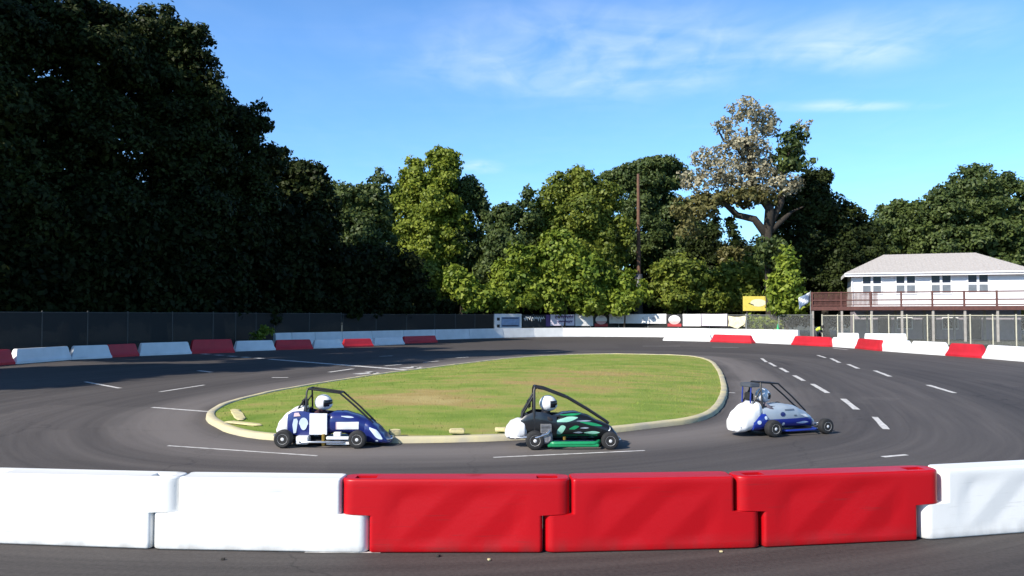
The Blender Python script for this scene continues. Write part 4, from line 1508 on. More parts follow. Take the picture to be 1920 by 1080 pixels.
fb.box(e0, e1, f0 - .03, f0 - .003, zr - .26, zr + .05)
fb.box(e0 - .03, e0 - .003, f0 - .03, f1, zr - .26, zr + .05)
fb.build('fascia', trimw, house, smooth=False)
MB().box(e0 + .01, e1 - .01, f0 + .005, -.03, zr - .06, zr - .01).build('soffit', trimw, house, smooth=False)
for xw in (1.75, 4.55, 7.4, 10.3):
    zc = 4.98
    fr_ = MB()
    for (x0, x1, z0, z1) in ((-.86, .86, .80, .90), (-.86, .86, -.90, -.80), (-.86, -.76, -.80, .80), (.76, .86, -.80, .80), (-.10, .10, -.80, .80), (-.76, -.10, -.10, .10), (.10, .76, -.10, .10)):
        fr_.box(xw + x0, xw + x1, -.07, -.02, zc + z0, zc + z1)
    w = fr_.build('window', trimw, house, smooth=False)
    MB().box(xw - .76, xw + .76, -.045, -.025, zc + .02, zc + .79).build('pane', glass, w, smooth=False)
    MB().box(xw - .76, xw + .76, -.045, -.025, zc - .79, zc - .02).build('pane', glass_l, w, smooth=False)
for xd in (2.3, 6.0, 9.6):
    db = MB(); db.box(xd, xd + 1.1, 1.14, 1.19, .02, 2.15)
    dr = db.build('door', mat('dark_door', (0.035, 0.03, 0.035), .6), house, smooth=False)
    MB().lathe([(.03, 0), (.03, .06)], axis='Y', n=8, c=(xd + .95, 1.06, 1.05)).build('handle', galv, dr)
for k, xw in enumerate((3.9, 7.6)):
    b = MB(); b.box(xw, xw + 1.3, 1.13, 1.19, .9, 2.0)
    w = b.build('window', trimw, house, smooth=False)
    MB().box(xw + .08, xw + 1.22, 1.10, 1.128, .98, 1.92).build('pane', glass, w, smooth=False)

deck = thing('deck', 'raised red-brown wooden deck with railing in front of the white house', 'deck', (26.2, 70.0, 0), R(-20))
DL, DD, DZ = 19.5, 5.45, 2.92
fl = MB()
for k in range(36):
    fl.box(0, DL, k * .15, k * .15 + .143, DZ - .05, DZ)
fl.build('floor_boards', redwood, deck, smooth=False)
MB().box(-.01, DL + .01, -.06, -.005, DZ - .32, DZ + .02).build('rim_joist', redwood, deck, smooth=False)
MB().box(-.06, -.01, -.06, DD, DZ - .32, DZ + .02).build('rim_joist', redwood, deck, smooth=False)
for k in range(9):
    x = .1 + k * 2.35
    for y in (.12, 5.1):
        MB().box(x - .09, x + .09, y - .09, y + .09, 0, DZ - .055).build('support_post', postw, deck, smooth=False)
for k in range(9):
    x = .06 + k * 2.35
    MB().box(x - .07, x + .07, -.01, .12, DZ + .005, DZ + 1.28).build('rail_post', redwood, deck, smooth=False)
for (z0, z1) in ((1.16, 1.26), (.50, .60), (.08, .17)):
    MB().box(0, DL, .015, .075, DZ + z0, DZ + z1).build('rail', redwood, deck, smooth=False)
bl_ = MB()
for k in range(52):
    x = .12 + k * .1
    bl_.box(x, x + .06, .08, .105, DZ + .1, DZ + 1.2)
bl_.build('balusters', redwood, deck, smooth=False)
bl_ = MB()
for k in range(52):
    bl_.box(.02, .05, .15 + k * .1, .21 + k * .1, DZ + .1, DZ + 1.2)
bl_.build('balusters', redwood, deck, smooth=False)
MB().box(-.02, .08, .1, DD, DZ + 1.16, DZ + 1.26).build('rail', redwood, deck, smooth=False)
# low white barriers standing below the deck
for (x0, x1, d_, lab) in ((1568, 1612, 61.0, 'left one of two low white blocks behind the fence below the deck'),
                          (1618, 1700, 59.5, 'long low white block behind the fence below the house')):
    far_barrier(fp(x0, d_ + 1.8), fp(x1, d_ + .9), .78, white_far, lab, 'low white blocks behind the right fence', slope=.1, name='low_barrier')
# drooping flag beside the deck corner
root = thing('flag', 'blue-grey and white flag drooping from a pole at the deck corner', 'flag', fp(1523, 70.6) + Vector((-.35, -.5, 0)))
MB().tube([(0, 0, 0), (0, 0, 4.3)], .03, 8).build('pole', galv, root)
fg = MB()
for j in range(7):
    for i in range(7):
        u, v = i / 6, j / 6
        fg.v.append((-u * 1.0 - .03, .1 * math.sin(u * 9 + v * 2), 4.2 - v * .8 - u * (.5 + .25 * v)))
for j in range(6):
    for i in range(6):
        q = j * 7 + i
        fg.f.append([q, q + 1, q + 8, q + 7]); fg.mi.append(1 if (j + i) % 5 < 2 else 0)
fo = fg.build('cloth', [mat('flag_blue', (.16, .22, .33), .8), mat('flag_white', (.66, .68, .72), .8)], root, angle=80)
sd = fo.modifiers.new('thickness', 'SOLIDIFY'); sd.thickness = .01

# ================================================================== PEOPLE
def skin_obj(name, nodes, edges, m, parent=None, levels=1):
    me = bpy.data.meshes.new(name)
    me.from_pydata([n[0] for n in nodes], edges, [])
    me.materials.append(m)
    o = bpy.data.objects.new(name, me)
    C.objects.link(o)
    if parent: o.parent = parent
    sk = o.modifiers.new('skin', 'SKIN')
    sk.use_smooth_shade = True
    if not me.skin_vertices: me.skin_vertices.new()
    sv = me.skin_vertices[0].data
    for i, n in enumerate(nodes):
        r = n[1]
        sv[i].radius = r if isinstance(r, tuple) else (r, r)
        sv[i].use_root = (i == 0)
    sb = o.modifiers.new('smooth', 'SUBSURF'); sb.levels = levels; sb.render_levels = levels
    return o


class Skel:
    def __init__(s): s.n, s.e = [], []

    def add(s, p, r, parent=None):
        s.n.append((tuple(p), r))
        if parent is not None: s.e.append((parent, len(s.n) - 1))
        return len(s.n) - 1

    def hand(s, wrist, p, d, side, up, sc=1.0):
        """palm, four bent fingers of different length and a thumb off the side"""
        d = Vector(d).normalized(); side = Vector(side).normalized(); up = Vector(up).normalized()
        p = Vector(p)
        palm = s.add(p + d * .045 * sc, (.030 * sc, .016 * sc), wrist)
        for k, ln in enumerate((.058, .068, .062, .048)):
            o_ = side * (.024 - .016 * k) * sc
            b = s.add(p + d * .078 * sc + o_, .0085 * sc, palm)
            c = s.add(p + d * (.078 + ln * .55) * sc + o_ - up * .012 * sc, .0080 * sc, b)
            s.add(p + d * (.078 + ln * .75) * sc + o_ - up * .038 * sc, .0070 * sc, c)
        t1 = s.add(p + d * .04 * sc + side * .038 * sc, .010 * sc, palm)
        s.add(p + d * .07 * sc + side * .055 * sc - up * .015 * sc, .008 * sc, t1)


def driver(loc, rz, hx, suit, hel, visor, label, lean=0.0, hz=.66):
    s = Skel()
    pel = s.add((hx - .02, 0, .19), (.13, .11))
    bel = s.add((hx - .07, 0, .30), (.125, .10), pel)
    che = s.add((hx - .07 + lean * .5, 0, .46), (.15, .11), bel)
    neb = s.add((hx - .03 + lean, 0, hz - .14), (.06, .06), che)
    s.add((hx + lean, 0, hz - .03), .075, neb)
    s.add((hx + lean + .01, 0, hz + .05), .08, len(s.n) - 1)
    for sg in (-1, 1):
        sh = s.add((hx - .05 + lean * .7, sg * .165, .53), .06, che)
        el = s.add((hx + .11, sg * .225, .44), .045, sh)
        wr = s.add((hx + .28, sg * .115, .455), .027, el)
        s.hand(wr, (hx + .28, sg * .115, .455), (.8, 0, .25), (0, -sg, .3), (-.1, 0, 1), .8)
        hp = s.add((hx + .04, sg * .085, .185), .082, pel)
        kn = s.add((hx + .36, sg * .10, .31), .055, hp)
        an = s.add((hx + .66, sg * .09, .14), .036, kn)
        s.add((hx + .74, sg * .09, .20), .028, an)
    o = skin_obj('person', s.n, s.e, suit)
    o.location = loc; o.rotation_euler = (0, 0, rz)
    tag(o, label, 'person', 'drivers sitting in the karts')
    hm = MB()
    c = Vector((hx + lean + .005, 0, hz + .03))
    pr_ = []
    n, m_ = 20, 14
    for j in range(m_ + 1):
        ph = math.pi * j / m_
        for i in range(n):
            th = 2 * math.pi * i / n
            x, y, z = .92 * math.sin(ph) * math.cos(th), .94 * math.sin(ph) * math.sin(th), .92 * math.cos(ph)
            k = 1.0
            if z < -.2 and x > .2: k = 1.12       # chin bar
            zz = z * .152 if z > 0 else z * .135
            pr_.append(c + Vector((x * .158 * k, y * .128, max(zz, -.118))))
    hm.v = [tuple(v) for v in pr_]
    for j in range(m_):
        for i in range(n):
            a, b = j * n + i, j * n + (i + 1) % n
            hm.f.append([a, b, b + n, a + n]); hm.mi.append(0)
    h_ = hm.build('helmet', hel, o, angle=70)
    vb = MB()
    k_ = 0
    nt_ = 12
    for j in range(5):
        z = -.055 + .027 * j
        for i in range(nt_ + 1):
            th = R(-78 + 156 * i / nt_)
            q = math.sqrt(max(0, 1 - (z / .152) ** 2)) if z > 0 else math.sqrt(max(0, 1 - (z / .135) ** 2))
            vb.v.append(tuple(c + Vector((math.cos(th) * (.147 * q + .007), math.sin(th) * (.121 * q + .007), z))))
    for j in range(4):
        for i in range(nt_):
            a = j * (nt_ + 1) + i
            vb.f.append([a, a + 1, a + nt_ + 2, a + nt_ + 1]); vb.mi.append(0)
    v_ = vb.build('visor', visor, h_, angle=80)
    sd = v_.modifiers.new('thickness', 'SOLIDIFY'); sd.thickness = .006
    return o


# ================================================================== KARTS
navy = mat('navy_paint', (0.014, 0.024, 0.15), .28, var=.06, coat=.4)
blue = mat('royal_blue_paint', (0.012, 0.030, 0.26), .28, var=.06, coat=.4)
white_p = mat('white_paint', (0.80, 0.80, 0.80), .35, var=.03, coat=.3)
black_p = mat('black_paint', (0.010, 0.011, 0.013), .3, var=.1, coat=.4)
ice = mat('pale_blue_grey_paint', (0.33, 0.39, 0.46), .35, var=.06, coat=.3)
green_p = mat('green_paint', (0.012, 0.27, 0.10), .35, var=.08, coat=.3)
mint = mat('mint_paint', (0.30, 0.62, 0.48), .4, var=.08)
teal = mat('teal_paint', (0.08, 0.42, 0.34), .4, var=.08)
pale_dec = mat('pale_blue_decal', (0.55, 0.64, 0.78), .4, var=.06)
pink_dec = mat('pinkish_decal', (0.74, 0.55, 0.58), .4, var=.06)
chrome = mat('bright_steel', (0.62, 0.63, 0.65), .25, var=.05, metal=.9)
alu = mat('cast_aluminium', (0.34, 0.34, 0.35), .45, var=.2, scale=20, metal=.5)
cage_m = mat('dark_cage_tube', (0.016, 0.015, 0.016), .4, var=.1)
seat_m = mat('black_vinyl', (0.015, 0.015, 0.017), .6, var=.1)
tyre_m = mat('tyre_rubber', (0.018, 0.018, 0.019), .8, var=.2, scale=14)
rim_m = mat('white_rim', (0.68, 0.68, 0.68), .35, var=.05)
gold = mat('brass', (0.45, 0.30, 0.07), .35, var=.05, metal=.7)


def interp(sec, x):
    if x <= sec[0][0]: return sec[0][1:]
    for a, b in zip(sec, sec[1:]):
        if a[0] <= x <= b[0]:
            t = (x - a[0]) / (b[0] - a[0])
            t = t * t * (3 - 2 * t) * .5 + t * .5
            return tuple(p + (q - p) * t for p, q in zip(a[1:], b[1:]))
    return sec[-1][1:]


EXPO = 3.2


def loft(sec, mats, parent, name, split=None, n=28, sub=5):
    xs = []
    for a, b in zip(sec, sec[1:]):
        xs += [a[0] + (b[0] - a[0]) * k / sub for k in range(sub)]
    xs.append(sec[-1][0])
    b = MB()
    for x in xs:
        zb, zt, hw = interp(sec, x)
        zm, hz = (zb + zt) / 2, (zt - zb) / 2
        for k in range(n):
            a = 2 * math.pi * k / n
            ca, sa = math.cos(a), math.sin(a)
            b.v.append((x, hw * math.copysign(abs(ca) ** (2 / EXPO), ca), zm + hz * math.copysign(abs(sa) ** (2 / EXPO), sa)))
    for i in range(len(xs) - 1):
        for k in range(n):
            p, q = i * n + k, i * n + (k + 1) % n
            b.f.append([p, q, q + n, p + n])
            zc = (b.v[p][2] + b.v[q + n][2]) / 2
            b.mi.append(1 if (split is not None and zc < split) else 0)
    b.f.append(list(range(n))[::-1]); b.mi.append(0)
    b.f.append(list(range((len(xs) - 1) * n, len(xs) * n))); b.mi.append(0)
    return b.build(name, mats, parent, angle=50)


def side_y(sec, x, z):
    zb, zt, hw = interp(sec, x)
    zm, hz = (zb + zt) / 2, max(1e-4, (zt - zb) / 2)
    q = min(.999, abs((z - zm) / hz))
    return hw * (1 - q ** EXPO) ** (1 / EXPO)


def decal(sec, x0, x1, z0, z1, m, parent, name, shape='rect', off=.005, side=-1, skew=0.0):
    b = MB()
    nx, nz = 14, 8
    for j in range(nz + 1):
        for i in range(nx + 1):
            u, v = -1 + 2 * i / nx, -1 + 2 * j / nz
            if shape == 'ellipse':
                uu = u * math.sqrt(max(0, 1 - v * v / 2)); vv = v * math.sqrt(max(0, 1 - u * u / 2))
            elif shape == 'shield':
                uu = u * (1 if v > -.2 else max(.05, 1 - ((-.2 - v) / .8) ** 1.6)); vv = v
            elif shape == 'streak':
                uu = u; vv = v * (1 - .75 * max(0, -u)) * (1 - .9 * max(0, u) ** 2)
            else:
                uu, vv = u, v
            x = (x0 + x1) / 2 + uu * (x1 - x0) / 2
            z = (z0 + z1) / 2 + vv * (z1 - z0) / 2 + skew * uu
            b.v.append((x, side * (side_y(sec, x, z) + off), z))
    for j in range(nz):
        for i in range(nx):
            a = j * (nx + 1) + i
            b.f.append([a, a + 1, a + nx + 2, a + nx + 1]); b.mi.append(0)
    return b.build(name, m, parent, angle=60)


def wheel(parent, x, y, r, w, rimm=rim_m):
    t = MB()
    hw = w / 2
    t.lathe([(r * .55, -hw), (r * .8, -hw * 1.05), (r * .95, -hw * .85), (r, -hw * .45), (r, hw * .45), (r * .95, hw * .85), (r * .8, hw * 1.05), (r * .55, hw)],
            axis='Y', n=24)
    o = t.build('wheel', tyre_m, parent, angle=40)
    o.location = (x, y, r)
    rb_ = MB()
    s = -1 if y < 0 else 1
    prof_ = [(r * .565, hw * .92), (r * .55, hw * 1.02), (r * .50, hw * .95), (r * .42, hw * .55), (r * .20, hw * .5), (r * .18, hw * 1.0), (r * .08, hw * 1.08), (.002, hw * 1.1)]
    rb_.lathe([(rr, s * hh) for rr, hh in prof_], axis='Y', n=24)
    rim = rb_.build('rim', rimm, o, angle=40)
    nb_ = MB()
    for k in range(5):
        a = 2 * math.pi * k / 5
        nb_.lathe([(.008, s * hw * .5), (.008, s * hw * .62)], axis='Y', n=6, c=(r * .31 * math.cos(a), 0, r * .31 * math.sin(a)))
    return o


def kart_base(name, label, loc, rz, k):
    root = thing(name, label, 'kart', loc, rz, 'karts racing along the near side of the infield')
    xr, xf = k['xr'], k['xf']
    MB().box(xr - .05, xf + .05, -.2, .2, .055, .075, bev=.006).build('floor_pan', black_p, root)
    fr = MB()
    for s in (-1, 1):
        fr.tube([(xr - .1, s * .17, .13), (xr + .25, s * .2, .09), (xf - .2, s * .2, .09), (xf + .12, s * .14, .12)], .016, 8)
    fr.build('frame_rails', cage_m, root)
    MB().tube([(xr, -.36, k['rr']), (xr, .36, k['rr'])], .015, 10).build('axle', chrome, root)
    MB().tube([(xf, -.36, k['rf']), (xf, .36, k['rf'])], .014, 10).build('axle', chrome, root)
    for s in (-1, 1):
        wheel(root, xr, s * .36, k['rr'], .15, k.get('rim', rim_m))
        wheel(root, xf, s * .36, k['rf'], .12, k.get('rim', rim_m))
    # roll cage
    cg = MB()
    hx, hz_, fx, fz, nx, nz = k['cage']
    tr_ = k.get('tube', .016)
    for s in (-1, 1):
        cg.tube([(hx + .02, s * .20, .15), (hx, s * .20, .5), (hx, s * .16, hz_ - .05), (hx + .015, s * .13, hz_)], tr_, 8)
        mid = k.get('mid')
        pts = [(hx + .015, s * .13, hz_)]
        if mid: pts.append((mid[0], s * .13, mid[1]))
        pts += [(fx, s * .12, fz), ((fx + nx) / 2, s * .11, (fz + nz) / 2 + .012), (nx, s * .09, nz)]
        cg.tube(pts, tr_, 8)
        cg.tube([(hx, s * .15, hz_ - .12), (hx - .18, s * .15, .55), (k['tailx'], s * .13, .42)], tr_ * .85, 8)
        cg.tube([(hx, s * .20, .52), (fx + .05, s * .20, .50)], tr_ * .8, 8)
    cg.tube([(hx + .015, -.13, hz_), (hx + .015, .13, hz_)], tr_, 8)
    cg.tube([(hx, -.18, .6), (hx, .18, .6)], tr_ * .85, 8)
    cg.tube([(fx, -.12, fz), (fx, .12, fz)], tr_ * .85, 8)
    cg.build('roll_cage', cage_m, root, angle=60)
    # bumpers and nerf bars
    MB().tube([(xf + .05, -.16, .13), (k['bump'], -.17, .12), (k['bump'] + .03, -.1, .12), (k['bump'] + .03, .1, .12), (k['bump'], .17, .12), (xf + .05, .16, .13)], .014, 8).build('front_bumper', k.get('bumpm', chrome), root, angle=60)
    MB().tube([(xr - .05, -.2, .16), (k['rb'], -.2, .17), (k['rb'] - .03, -.14, .17), (k['rb'] - .03, .14, .17), (k['rb'], .2, .17), (xr - .05, .2, .16)], .014, 8).build('rear_bumper', k.get('bumpm', chrome), root, angle=60)
    for s in (-1, 1):
        MB().tube([(xr + .2, s * .2, .1), (xr + .26, s * .37, .1), (xr + .32, s * .39, .1), (xf - .28, s * .39, .1), (xf - .22, s * .37, .1), (xf - .16, s * .2, .1)], k.get('nerf_r', .016), 8).build('nerf_bar', k.get('nerf', chrome), root, angle=60)
    # seat, steering, engine
    dx = k['dx']
    sb = MB()
    sb.box(dx - .16, dx + .16, -.17, .17, .085, .12, bev=.015)
    sb.box(-.03, .03, -.17, .17, 0, .44, bev=.02, M=Matrix.Translation((dx - .19, 0, .1)) @ Matrix.Rotation(R(-12), 4, 'Y'))
    sb.build('seat', seat_m, root)
    MB().box(-.03, .03, -.11, .11, -.06, .08, bev=.02, M=Matrix.Translation((dx - .24, 0, .68))).build('headrest', seat_m, root)
    sw = MB()
    ring = []
    for i in range(21):
        a = 2 * math.pi * i / 20
        ring.append((dx + .36 + .03 * math.sin(a), .125 * math.cos(a), .46 + .10 * math.sin(a)))
    sw.tube(ring, .011, 6, cap=False)
    for i in (0, 7, 13): sw.tube([(dx + .36, 0, .46), ring[i]], .008, 5)
    sw.tube([(dx + .36, 0, .46), (dx + .62, 0, .3)], .011, 6)
    sw.build('steering_wheel', seat_m, root)
    eb = MB()
    ex, ey = k.get('engine', (xr + .22, -.24))
    eb.box(ex - .10, ex + .10, ey - .07, ey + .07, .10, .26, bev=.012)
    for i in range(6):
        eb.box(ex - .085, ex + .085, ey - .075, ey + .075, .27 + i * .022, .282 + i * .022)
    eb.lathe([(.07, .0), (.075, .02), (.05, .04)], axis='Y', n=16, c=(ex, ey - .11, .19))
    en = eb.build('engine', alu, root)
    MB().tube([(ex + .05, ey - .08, .3), (ex + .02, ey - .12, .26), (ex - .15, ey - .12, .2), (ex - .36, ey - .08, .2)], .022, 8).build('exhaust', chrome, en, angle=60)
    return root


# ---- kart 1: navy, white square plate
pxm = FPX / 13.3
k1p = at(612, 833.5)
K1 = dict(xr=-.60, xf=.60, rr=.148, rf=.145, cage=(-.29, .93, .25, .86, .80, .37), tailx=-.55, bump=1.07, rb=-.80, dx=-.12, engine=(-.36, .24))
kr = kart_base('race_kart', 'navy kart with a blank white square plate on its side, leftmost of three', k1p, R(-2), K1)
cow1 = [(.06, .2, .52, .24), (.15, .2, .56, .25), (.32, .2, .56, .245), (.5, .19, .51, .225), (.68, .15, .44, .2)]
nos1 = [(.64, .06, .455, .195), (.74, .05, .42, .22), (.86, .045, .33, .24), (.97, .045, .21, .24), (1.04, .045, .13, .21), (1.08, .05, .09, .14)]
tai1 = [(-.80, .20, .29, .12), (-.74, .17, .42, .19), (-.63, .18, .54, .22), (-.48, .23, .635, .21), (-.34, .30, .665, .17)]
sid1 = [(-.58, .2, .52, .245), (-.5, .19, .57, .255), (-.35, .19, .58, .26), (-.2, .19, .55, .26), (.09, .2, .53, .25)]
loft(cow1, navy, kr, 'cowl'); loft(nos1, navy, kr, 'nose'); loft(tai1, white_p, kr, 'tail')


def side_panels(sec, m, parent, name='side_panel'):
    for s in (-1, 1):
        b = MB()
        nx, nz = 16, 10
        x0, x1 = sec[0][0], sec[-1][0]
        for layer in (0, 1):
            for j in range(nz + 1):
                for i in range(nx + 1):
                    x = x0 + (x1 - x0) * i / nx
                    zb, zt, hw = interp(sec, x)
                    v = j / nz
                    z = zb + (zt - zb) * v
                    bow = 1 - .10 * (abs(v - .45) / .55) ** 2.5
                    b.v.append((x, s * (hw * bow - .014 * layer), z))
        q = (nx + 1) * (nz + 1)
        for j in range(nz):
            for i in range(nx):
                a = j * (nx + 1) + i
                b.f.append([a, a + 1, a + nx + 2, a + nx + 1]); b.mi.append(0)
                b.f.append([q + a, q + a + nx + 1, q + a + nx + 2, q + a + 1]); b.mi.append(0)
        ring = [i for i in range(nx + 1)] + [j * (nx + 1) + nx for j in range(1, nz + 1)] + [nz * (nx + 1) + i for i in range(nx - 1, -1, -1)] + [j * (nx + 1) for j in range(nz - 1, 0, -1)]
        for i in range(len(ring)):
            a, c = ring[i], ring[(i + 1) % len(ring)]
            b.f.append([a, a + q, c + q, c]); b.mi.append(0)
        b.build(name, m, parent, angle=40)


side_panels(sid1, navy, kr)


def flat_sec(sec): return sec


plate_b = MB(); plate_b.box(-.205, .085, -.285, -.266, .2, .545, bev=.006)
plate_b.build('number_plate', white_p, kr)


def sdecal(parent, name, m, outline, y, th=.006):
    b = MB(); k = len(outline)
    b.v = [(x, y, z) for x, z in outline] + [(x, y + th, z) for x, z in outline]
    b.f = [list(range(k)), list(range(k, 2 * k))[::-1]] + [[i, (i + 1) % k, k + (i + 1) % k, k + i] for i in range(k)]
    b.mi = [0] * len(b.f)
    return b.build(name, m, parent, smooth=False)


sdecal(kr, 'shield_decal', pale_dec, [(-.305 + .075 * math.cos(a) * (1 if math.sin(a) > -.2 else .8), .375 + .10 * math.sin(a)) for a in [2 * math.pi * i / 22 for i in range(22)]], -.270)
sdecal(kr, 'stripe_decal', pale_dec, [(-.47, .22), (-.43, .23), (-.40, .42), (-.42, .46), (-.47, .45), (-.49, .36)], -.264)
sdecal(kr, 'pink_decal', pink_dec, [(-.47, .49), (-.36, .50), (-.39, .555), (-.46, .55)], -.262)
decal(cow1, .22, .585, .285, .405, white_p, kr, 'white_panel')
decal(cow1, .22, .235, .285, .405, pink_dec, kr, 'pink_edge', off=.008)
decal(cow1, .30, .50, .47, .50, pale_dec, kr, 'pale_script', 'streak', off=.006, skew=-.012)
decal(nos1, .76, .98, .16, .28, pale_dec, kr, 'nose_streak', 'streak', skew=-.085)
decal(nos1, .86, .91, .085, .115, pale_dec, kr, 'nose_dot', 'ellipse')
decal(tai1, -.73, -.56, .20, .27, teal, kr, 'teal_patch', 'streak')
lp = MB()
lp.box(.09, .47, -.36, -.335, .055, .10, bev=.008); lp.box(.09, .50, -.355, -.33, .135, .185, bev=.008); lp.box(.20, .32, -.33, -.25, .185, .25, bev=.008)
lp.build('lower_side_guard', white_p, kr)
MB().box(-.40, -.20, -.37, -.20, .06, .19, bev=.012).build('white_side_box', white_p, kr)
MB().lathe([(.03, .0), (.03, .17), (.02, .18)], n=10, c=(.04, -.33, .04)).build('brass_canister', gold, kr)
suit_b = mat('dark_red_black_suit', (0.05, 0.012, 0.018), .8, var=.15)
suit_k = mat('black_suit', (0.016, 0.014, 0.018), .8, var=.15)
suit_w = mat('grey_white_suit', (0.20, 0.19, 0.22), .8, sub=(.06, .05, .07), scale=9)
visor_m = mat('dark_visor', (0.008, 0.009, 0.014), .08, var=.05)
hel_w = mat('white_helmet', (0.82, 0.82, 0.82), .25, var=.03, coat=.4)
hel_g = mat('white_blue_grey_helmet', (0.80, 0.81, 0.83), .25, sub=(.50, .53, .60), scale=9, coat=.4)
driver(k1p, R(-2), -.12, suit_b, hel_w, visor_m, 'driver in dark suit and white helmet, seated in the navy kart', lean=.06)

# ---- kart 2: black and green
k2p = at(1067, 836)
K2 = dict(xr=-.58, xf=.62, rr=.15, rf=.14, cage=(-.58, .97, -.04, .80, .64, .38), mid=(-.42, .945), tailx=-.78, bump=.80, rb=-.96, dx=-.42, tube=.022,
          nerf=green_p, nerf_r=.034, engine=(-.40, -.30))
kr = kart_base('race_kart', 'black and green kart with a thick black roll bar, middle of three', k2p, R(1.5), K2)
cow2 = [(-.26, .17, .50, .24), (-.1, .17, .56, .25), (.08, .17, .575, .24), (.28, .17, .52, .22), (.48, .15, .42, .2), (.64, .12, .36, .19)]
nos2 = [(.60, .07, .37, .185), (.68, .06, .33, .2), (.75, .06, .25, .2), (.80, .065, .15, .15), (.82, .08, .11, .08)]
tai2 = [(-1.05, .18, .26, .06), (-1.02, .14, .34, .14), (-.95, .12, .42, .19), (-.84, .12, .46, .21), (-.74, .14, .45, .20), (-.70, .17, .41, .17)]
sid2 = [(-.80, .36, .46, .17), (-.7, .28, .53, .20), (-.58, .24, .58, .22), (-.45, .2, .575, .245), (-.22, .18, .51, .25)]
loft(cow2, black_p, kr, 'cowl'); loft(nos2, black_p, kr, 'nose'); loft(tai2, white_p, kr, 'tail')
side_panels(sid2, black_p, kr)
decal(cow2, -.24, .12, .42, .50, mint, kr, 'mint_streak', 'streak', skew=.03)
decal(cow2, -.16, .20, .52, .55, green_p, kr, 'green_streak', 'streak', skew=.008)
decal(cow2, -.25, .44, .185, .215, green_p, kr, 'green_sill_stripe', off=.006)
decal(cow2, .16, .52, .36, .41, green_p, kr, 'green_shoulder_streak', 'streak', off=.006, skew=-.035)
decal(cow2, -.02, .14, .30, .36, green_p, kr, 'green_flash', 'streak', off=.006, skew=.02)
decal(cow2, .10, .34, .425, .445, ice, kr, 'grey_streak', 'streak')
decal(cow2, .16, .30, .31, .335, ice, kr, 'grey_streak', 'streak')
decal(cow2, .22, .48, .22, .27, mint, kr, 'mint_streak', 'streak')
decal(cow2, -.24, -.08, .22, .36, mint, kr, 'mint_patch', 'streak', skew=.05)
decal(cow2, .05, .20, .235, .265, ice, kr, 'grey_streak', 'streak')
decal(nos2, .60, .655, .27, .34, white_p, kr, 'white_dot', 'ellipse')
MB().lathe([(.025, 0), (.025, .05)], n=10, c=(-.10, -.28, .14)).build('brass_cap', gold, kr)
gp = MB(); gp.box(-.38, .44, -.415, -.385, .045, .095, bev=.012)
gp.build('green_side_rail', green_p, kr)
driver(k2p, R(1.5), -.42, suit_k, hel_w, visor_m, 'driver in black suit and white helmet, seated in the black and green kart', lean=.07)

# ---- kart 3: white tail, pale blue-grey and blue
k3p = at(1462, 812)
K3 = dict(xr=-.42, xf=.72, rr=.15, rf=.14, cage=(-.52, .94, -.12, .91, .50, .40), tailx=-.75, bump=.98, rb=-.98, dx=-.42, engine=(-.20, .26), nerf=blue, nerf_r=.02)
yaw3 = R(20)
kr = kart_base('race_kart', 'blue and pale grey kart with a big white tail, rightmost of three', k3p, yaw3, K3)
cow3 = [(-.54, .13, .53, .25), (-.3, .12, .55, .275), (-.05, .12, .555, .28), (.18, .12, .52, .265), (.40, .12, .43, .225), (.54, .11, .34, .19), (.64, .10, .26, .15), (.72, .10, .18, .08)]
tai3 = [(-1.05, .10, .20, .10), (-1.0, .07, .32, .20), (-.89, .07, .45, .255), (-.74, .10, .56, .27), (-.62, .16, .61, .26), (-.55, .24, .60, .22)]
loft(cow3, ice, kr, 'cowl'); loft(tai3, white_p, kr, 'tail')
q3 = [(-.76, .10, .30, .28), (-.62, .09, .42, .295), (-.50, .10, .44, .295), (-.42, .14, .36, .27)]
loft(q3, blue, kr, 'rear_quarter')
decal(cow3, -.53, .56, .125, .295, blue, kr, 'blue_lower_band', off=.004)
decal(cow3, -.53, .56, .125, .295, blue, kr, 'blue_lower_band', off=.004, side=1)
decal(q3, -.70, -.62, .22, .29, pale_dec, kr, 'pale_patch', 'ellipse')
decal(q3, -.55, -.49, .30, .36, pale_dec, kr, 'pale_patch', 'ellipse')
decal(cow3, -.20, -.10, .34, .42, navy, kr, 'round_decal', 'ellipse', off=.006)
decal(cow3, -.10, .12, .44, .465, mat('slate_decal', (.13, .16, .21), .5), kr, 'dark_strip', off=.006)
decal(cow3, .10, .16, .335, .36, mat('slate_decal', (.13, .16, .21), .5), kr, 'dark_mark', off=.006)
decal(cow3, .25, .48, .31, .36, white_p, kr, 'white_flash', 'streak', off=.006, skew=-.03)
decal(cow3, .16, .46, .19, .235, pale_dec, kr, 'pale_script', 'streak', off=.009)
decal(cow3, -.16, -.10, .17, .23, white_p, kr, 'white_dot', 'ellipse', off=.009)
decal(cow3, .585, .65, .14, .22, pink_dec, kr, 'pink_nose_mark', 'ellipse', off=.006)
MB().box(-.74, -.54, -.16, .16, .86, .93, bev=.012).build('roof_pad', mat('slate_pad', (.07, .08, .10), .7), kr)
mr_ = MB()
for sg in (-1, 1): mr_.tube([(-.72, sg * .12, .58), (-.70, sg * .12, .88)], .013, 8)
mr_.build('pad_struts', blue, kr)
driver(k3p, yaw3, -.42, suit_w, hel_g, visor_m, 'driver in grey suit and white and blue-grey helmet, seated in the white-tailed kart', lean=.05)

